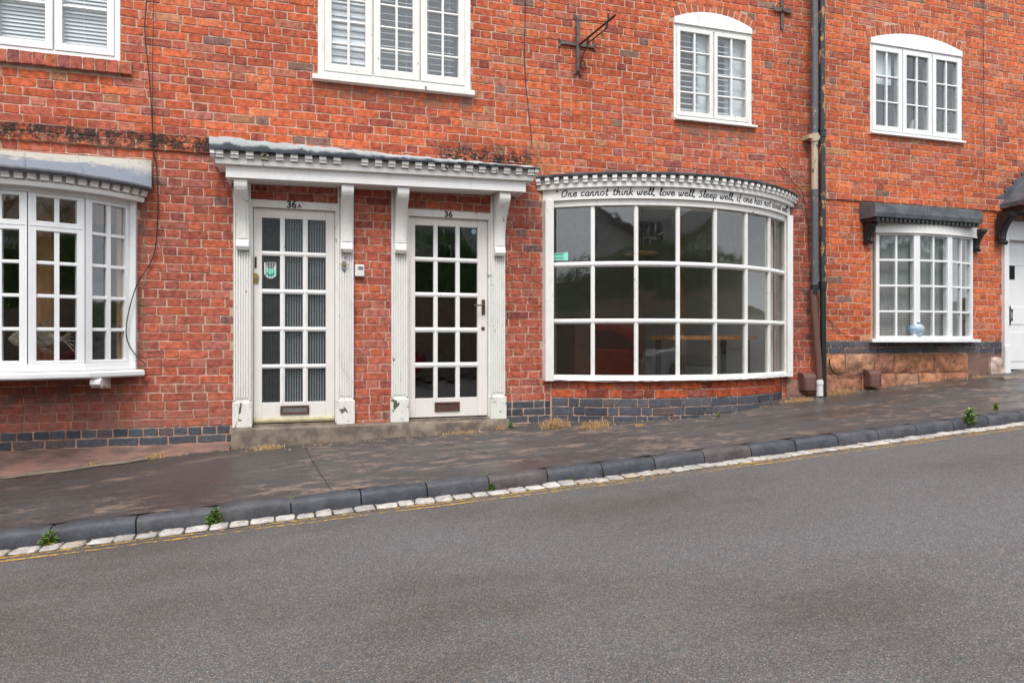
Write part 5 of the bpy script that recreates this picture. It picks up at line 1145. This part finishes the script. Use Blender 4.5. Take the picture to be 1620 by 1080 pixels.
for x, lab in ((1487, 'left one of two small white flowering pot plants in the right arched window'), (1502, 'right one of two small white flowering pot plants in the right arched window')):
    uu = U(x, -.1); zz = G_['z0'] + .045; t = thing('pot_plant', (uu, -.1, zz), lab, 'plant', 'pot plants in the right arched window'); mb = MB(); mb.lathe((uu, .1, zz), [(.03, 0), (.04, .07), (.043, .08)], 12); build('pot', mb, M['black'], t)
    mb = MB(); T = []; leaves(mb, (uu, .1, zz + .08), .06, 60, .04, T, GRN); build('foliage', mb, M['leaf'], t, tint=T); mb = MB(); T = []; leaves(mb, (uu, .08, zz + .11), .06, 16, .02, T, [((.8, .8, .7), 1)]); build('flower', mb, M['leaf'], t, tint=T, kind='stuff')
mb = MB(); mb.lathe((U(1444, -.1), .1, G_['z0'] + .045), [(.035, 0), (.03, .03), (.04, .11), (.02, .17), (.012, .2)], 12); o = build('figurine', mb, M['plastic'], smooth=60); setp(o, 'small white figurine standing in the middle light of the right arched window', 'ornament')

# ------------------------------------------------------------------ weeds and dry grass
def weed(x, y, w_, r, n, label, grp=None, pal=GRN, size=.02, lift=0., flat=.6):
    u = U(x, w_); z = (pav_at(u, w_) if w_ < wk(u) else gz(u, w_)) + lift
    t = thing('weed', (u, w_, z), label, 'weed'); mb = MB(); T = []; leaves(mb, (u, -w_, z), r, n, size, T, pal, flat=flat); build('foliage', mb, M['leaf'], t, tint=T)
    mb = MB()
    for _ in range(9): a = rnd(0, 6.28); mb.tube([(u, -w_, z - .01), (u + r * .5 * cos(a), -w_ + r * .3 * sin(a), z + r * .6), (u + r * .8 * cos(a), -w_ + r * .5 * sin(a), z + r * 1.1)], .0015, 4)
    build('stem', mb, M['leaf'], t, color=(.10, .17, .04))
def kw(x):                                       # distance from the wall of the kerb face under pixel x
    w_ = 1.75
    for _ in range(6): w_ = wk(U(x, w_))
    return w_
weed(77, 850, kw(77) + .03, .055, 330, 'bushy green and yellow weed at the kerb foot, leftmost in the gutter', size=.02, pal=GRN + [((.40, .38, .05), 2)])
weed(338, 815, kw(338) + .02, .06, 330, 'leafy green weed over a kerb joint, second from the left in the gutter')
weed(778, 765, kw(778) + .01, .035, 90, 'thin sprig of weed at the kerb in front of door 36', size=.018)
weed(903, 750, kw(903) + .01, .02, 50, 'tiny green sprig at the kerb in front of the big bow window', size=.012)
weed(1534, 668, kw(1534) + .0, .085, 320, 'wide pale green weed spilling over the kerb on the right', size=.026, lift=.05)
weed(1576, 655, kw(1576) - .02, .045, 120, 'small yellow green weed growing on the kerb top at far right', size=.02, lift=.04, pal=[((.28, .28, .05), 1), ((.14, .2, .03), 1)])
weed(1137, 652, .52, .025, 50, 'tiny green weed at the foot of the curved blue brick plinth', size=.014)
weed(808, 668, .14, .035, 70, 'small green weed at the foot of the pilaster right of door 36', size=.018)
STR = [((.48, .30, .13), 3), ((.36, .20, .09), 3), ((.58, .40, .20), 2), ((.25, .15, .08), 1)]
def tuft(x, w_, wid, h, n, label):
    u = U(x, w_); mb = MB(); T = []
    for _ in range(n):
        a = u + wid * .45 * (rnd(-1, 1) + rnd(-1, 1)) ; b = w_ + rnd(-.04, .05); z = pav_at(a, b); g = rnd(0, 6.28); l = rnd(.25, 1) * h; s = rnd(.2, 1.2); x2, y2 = a + cos(g) * l * s, b + sin(g) * l * s * .7; x1, y1 = (a + x2) / 2, (b + y2) / 2; zt = z + l * rnd(.15, .8); wd = rnd(.001, .0022)
        mb.add([(a - wd, -b, z), (a + wd, -b, z), (x1 + wd, -y1, zt), (x1 - wd, -y1, zt), (x2, -y2, zt - l * rnd(-.1, .35))], [(0, 1, 2, 3), (3, 2, 4)]); T += [(*pick(STR), 1)] * 5
    o = build('dry_grass_tuft', mb, M['straw'], tint=T); setp(o, label, 'dry grass')
tuft(425, .17, .16, .05, 260, 'dry straw tuft on the pavement in front of the doorstep of 36A')
tuft(248, .10, .10, .06, 240, 'pale dry grass tuft against the cement foot of the left house')
tuft(146, .10, .06, .045, 120, 'smallest dry grass tuft at the foot of the wall under the bay window')
tuft(728, .17, .26, .035, 300, 'long thin line of dry straw in front of the doorstep of 36')
tuft(878, .30, .18, .14, 420, 'tall dry straw tuft at the left end of the curved plinth')
tuft(940, .47, .18, .12, 420, 'dry straw tuft against the curved blue brick plinth below the window sticker')
tuft(1012, .56, .07, .03, 90, 'few straws at the middle of the curved plinth')
tuft(1262, .22, .28, .07, 520, 'dry straw heap around the foot of the pipe cover left of the drainpipes')
tuft(1330, .10, .28, .11, 480, 'tangled dry grass right of the drainpipes against the sandstone')
tuft(1548, .10, .16, .05, 180, 'dry grass beside the far right doorstep')
tuft(790, .13, .05, .05, 90, 'short straw tuft at the foot of the pilaster beside door 36')

# grit and straw litter along the foot of the walls and in the gutter
mb = MB(); T = []
for q in range(1500):
    u = rnd(-3.2, 9.8)
    if q % 3: a = abs(random.gauss(0, .06)); base = .13 if U(365) < u < U(802) else (A.raw((u - CL) / (CR - CL), 0)[1] + .0 if CL < u < CR else .03); w_ = base + a; z = pav_at(u, w_)
    else: w_ = wk(u) + rnd(.0, .04) + (rnd(0, .2) if random.random() < .3 else 0); z = gz(u, w_) + .003
    s_ = rnd(.002, .006); g = rnd(0, 6.28); l = s_ * rnd(1, 4)
    p = [(u + cos(g + k * 1.57) * (l if k % 2 else s_), -w_ + sin(g + k * 1.57) * (l if k % 2 else s_) * .7, z + .001) for k in range(4)]
    mb.add(p + [(u, -w_, z + s_ * 1.2)], [(0, 1, 4), (1, 2, 4), (2, 3, 4), (3, 0, 4)]); T += [(*pick([((.40, .27, .14), 3), ((.22, .15, .10), 3), ((.10, .08, .07), 3), ((.5, .45, .4), 1)]), 1)] * 5
build('grit', mb, M['straw'], tint=T, kind='stuff')

# ------------------------------------------------------------------ the other side of the street, seen in the glass
mb = MB(); mb.prism([(11.6, -2), (11.9, -2), (11.9, .55), (11.6, .55)], -16., 26, 1.4); o = build('garden_wall', mb, M['wallstone']); setp(o, 'buff garden wall across the street under the hedge, seen only in reflections', 'wall')
mb = MB(); T = []; NL = 26000
for _ in range(NL):
    u = rnd(-16, 26); f = random.random(); base = 1.05 + .034 * u; h = 1.55 + .3 * sin(u * .7) + .15 * sin(u * 2.3)
    w_ = 11.75 + rnd(0, .35) + (0 if f < .8 else rnd(0, 1.2)); z = base + (rnd(0, h) if f < .8 else h + rnd(-.15, .12)); s = rnd(.05, .11); a, b = rnd(0, 6.28), rnd(-1, 1)
    mb.add([(u, -w_, z), (u + cos(a) * s, -w_ + sin(a) * s * .5, z + s * b), (u + cos(a) * s * .3, -w_ - s * .2, z + s)], [(0, 1, 2)]); T += [(*pick([((.10, .20, .04), 3), ((.17, .30, .06), 2), ((.05, .11, .025), 2)]), 1)] * 3
mb.prism([(12.1, -1.2), (13., -1.2), (13., 1.75), (12.1, 1.75)], -16, 26, 1.5); T += [(.07, .13, .03, 1)] * 8
o = build('hedge', mb, M['hedge'], tint=T, kind='stuff')
def far_house(u0, u1, w0, zg, eave, ridge, label, gable=True):
    t = thing('house', ((u0 + u1) / 2, w0 + 3, zg), label, 'house'); mb = MB(); um = (u0 + u1) / 2
    mb.plate([(u0, zg), (u1, zg), (u1, eave), (um, ridge), (u0, eave)], w0, w0 + 7); build('wall', mb, M['render'], t)
    mb = MB(); mb.plate([(u0 - .4, eave - .25), (um, ridge + .05), (u1 + .4, eave - .25), (u1 + .4, eave), (um, ridge + .35), (u0 - .4, eave)], w0 - .4, w0 + 7.4); build('roof', mb, M['slate'], t)
    for x in (u0 + (u1 - u0) * .27, u0 + (u1 - u0) * .73):
        for z in (zg + 1.2, zg + 3.9):
            mb = MB(); mb.box(x - .6, x + .6, w0 - .02, w0 - .06, z, z + 1.2); wi = build('window', mb, M['carglass'], t)
            mb = MB()
            for q in (-.62, 0, .62): mb.box(x + q - .03, x + q + .03, w0 - .06, w0 - .09, z - .03, z + 1.23)
            mb.box(x - .62, x + .62, w0 - .06, w0 - .09, z + .57, z + .63); build('window_frame', mb, M['upvc'], wi)
far_house(-9, -1.5, 19, -.8, 4.0, 6.5, 'white rendered gabled house across the street, nearer the left end'); far_house(3.5, 11.5, 21, -.4, 4.6, 7.6, 'white rendered gabled house across the street, in the middle'); far_house(17, 25, 20, .2, 5.2, 8.0, 'white rendered gabled house across the street, up the hill')
def car(u, w_, label, mat, flip=1):
    z = min(road_z(u, w_), 0); t = thing('parked_car', (u, w_, z), label, 'car'); sl_ = .055
    X = lambda q: u + flip * q; zz = lambda q, h: z + h + sl_ * flip * q
    low = [(-2.0, .32), (-2.05, .55), (-1.95, .80), (-1.2, .88), (1.0, .92), (1.85, .78), (2.0, .55), (1.98, .3), (1.62, .25), (1.5, .55), (1.25, .62), (1.0, .55), (.88, .25), (-.88, .25), (-1.0, .55), (-1.25, .62), (-1.5, .55), (-1.62, .25)]
    mb = MB(); mb.plate([(X(a), zz(a, b)) for a, b in low], w_ - .82, w_ + .82); build('body', mb, M[mat], t, bevel=.05)
    def cabin(pts, inset, m, name):
        mb = MB(); n = len(pts); vs = [(X(a), -(w_ - .78 + inset + (b - .88) * .25), zz(a, b)) for a, b in pts] + [(X(a), -(w_ + .78 - inset - (b - .88) * .25), zz(a, b)) for a, b in pts]
        mb.add(vs, [tuple(range(n)), tuple(range(2 * n - 1, n - 1, -1))] + [(i, (i + 1) % n, (i + 1) % n + n, i + n) for i in range(n)]); return build(name, mb, M[m], t)
    cabin([(-1.7, .87), (-1.35, 1.36), (-1.0, 1.46), (.0, 1.48), (.45, 1.40), (1.15, .90)], .0, mat, 'roof'); cabin([(-1.42, .93), (-1.2, 1.32), (-.45, 1.37), (-.45, .93)], -.006, 'carglass', 'window'); cabin([(-.37, .93), (-.37, 1.38), (.30, 1.36), (.85, .95)], -.006, 'carglass', 'window')
    for a in (-1.25, 1.25):
        for s_ in (-.72, .72):
            mb = MB(); mb.tube([(X(a), -(w_ + s_ - .1), zz(a, .31)), (X(a), -(w_ + s_ + .1), zz(a, .31))], .31, 18); wh = build('wheel', mb, M['rubber'], t, smooth=40); mb = MB(); mb.tube([(X(a), -(w_ + s_ - .105), zz(a, .31)), (X(a), -(w_ + s_ + .105), zz(a, .31))], .19, 14); build('rim', mb, M['grey'], wh)
    for s_ in (-.6, .6): mb = MB(); mb.box(min(X(1.9), X(2.0)), max(X(1.9), X(2.0)), w_ + s_ - .15, w_ + s_ + .15, zz(1.95, .58), zz(1.95, .72)); build('headlight', mb, M['carglass'], t)
car(.4, 8.6, 'red hatchback parked across the street, reflected in the shop windows', 'redcar'); car(6.2, 8.7, 'silver white hatchback parked across the street, reflected in the shop windows', 'whitecar', -1)
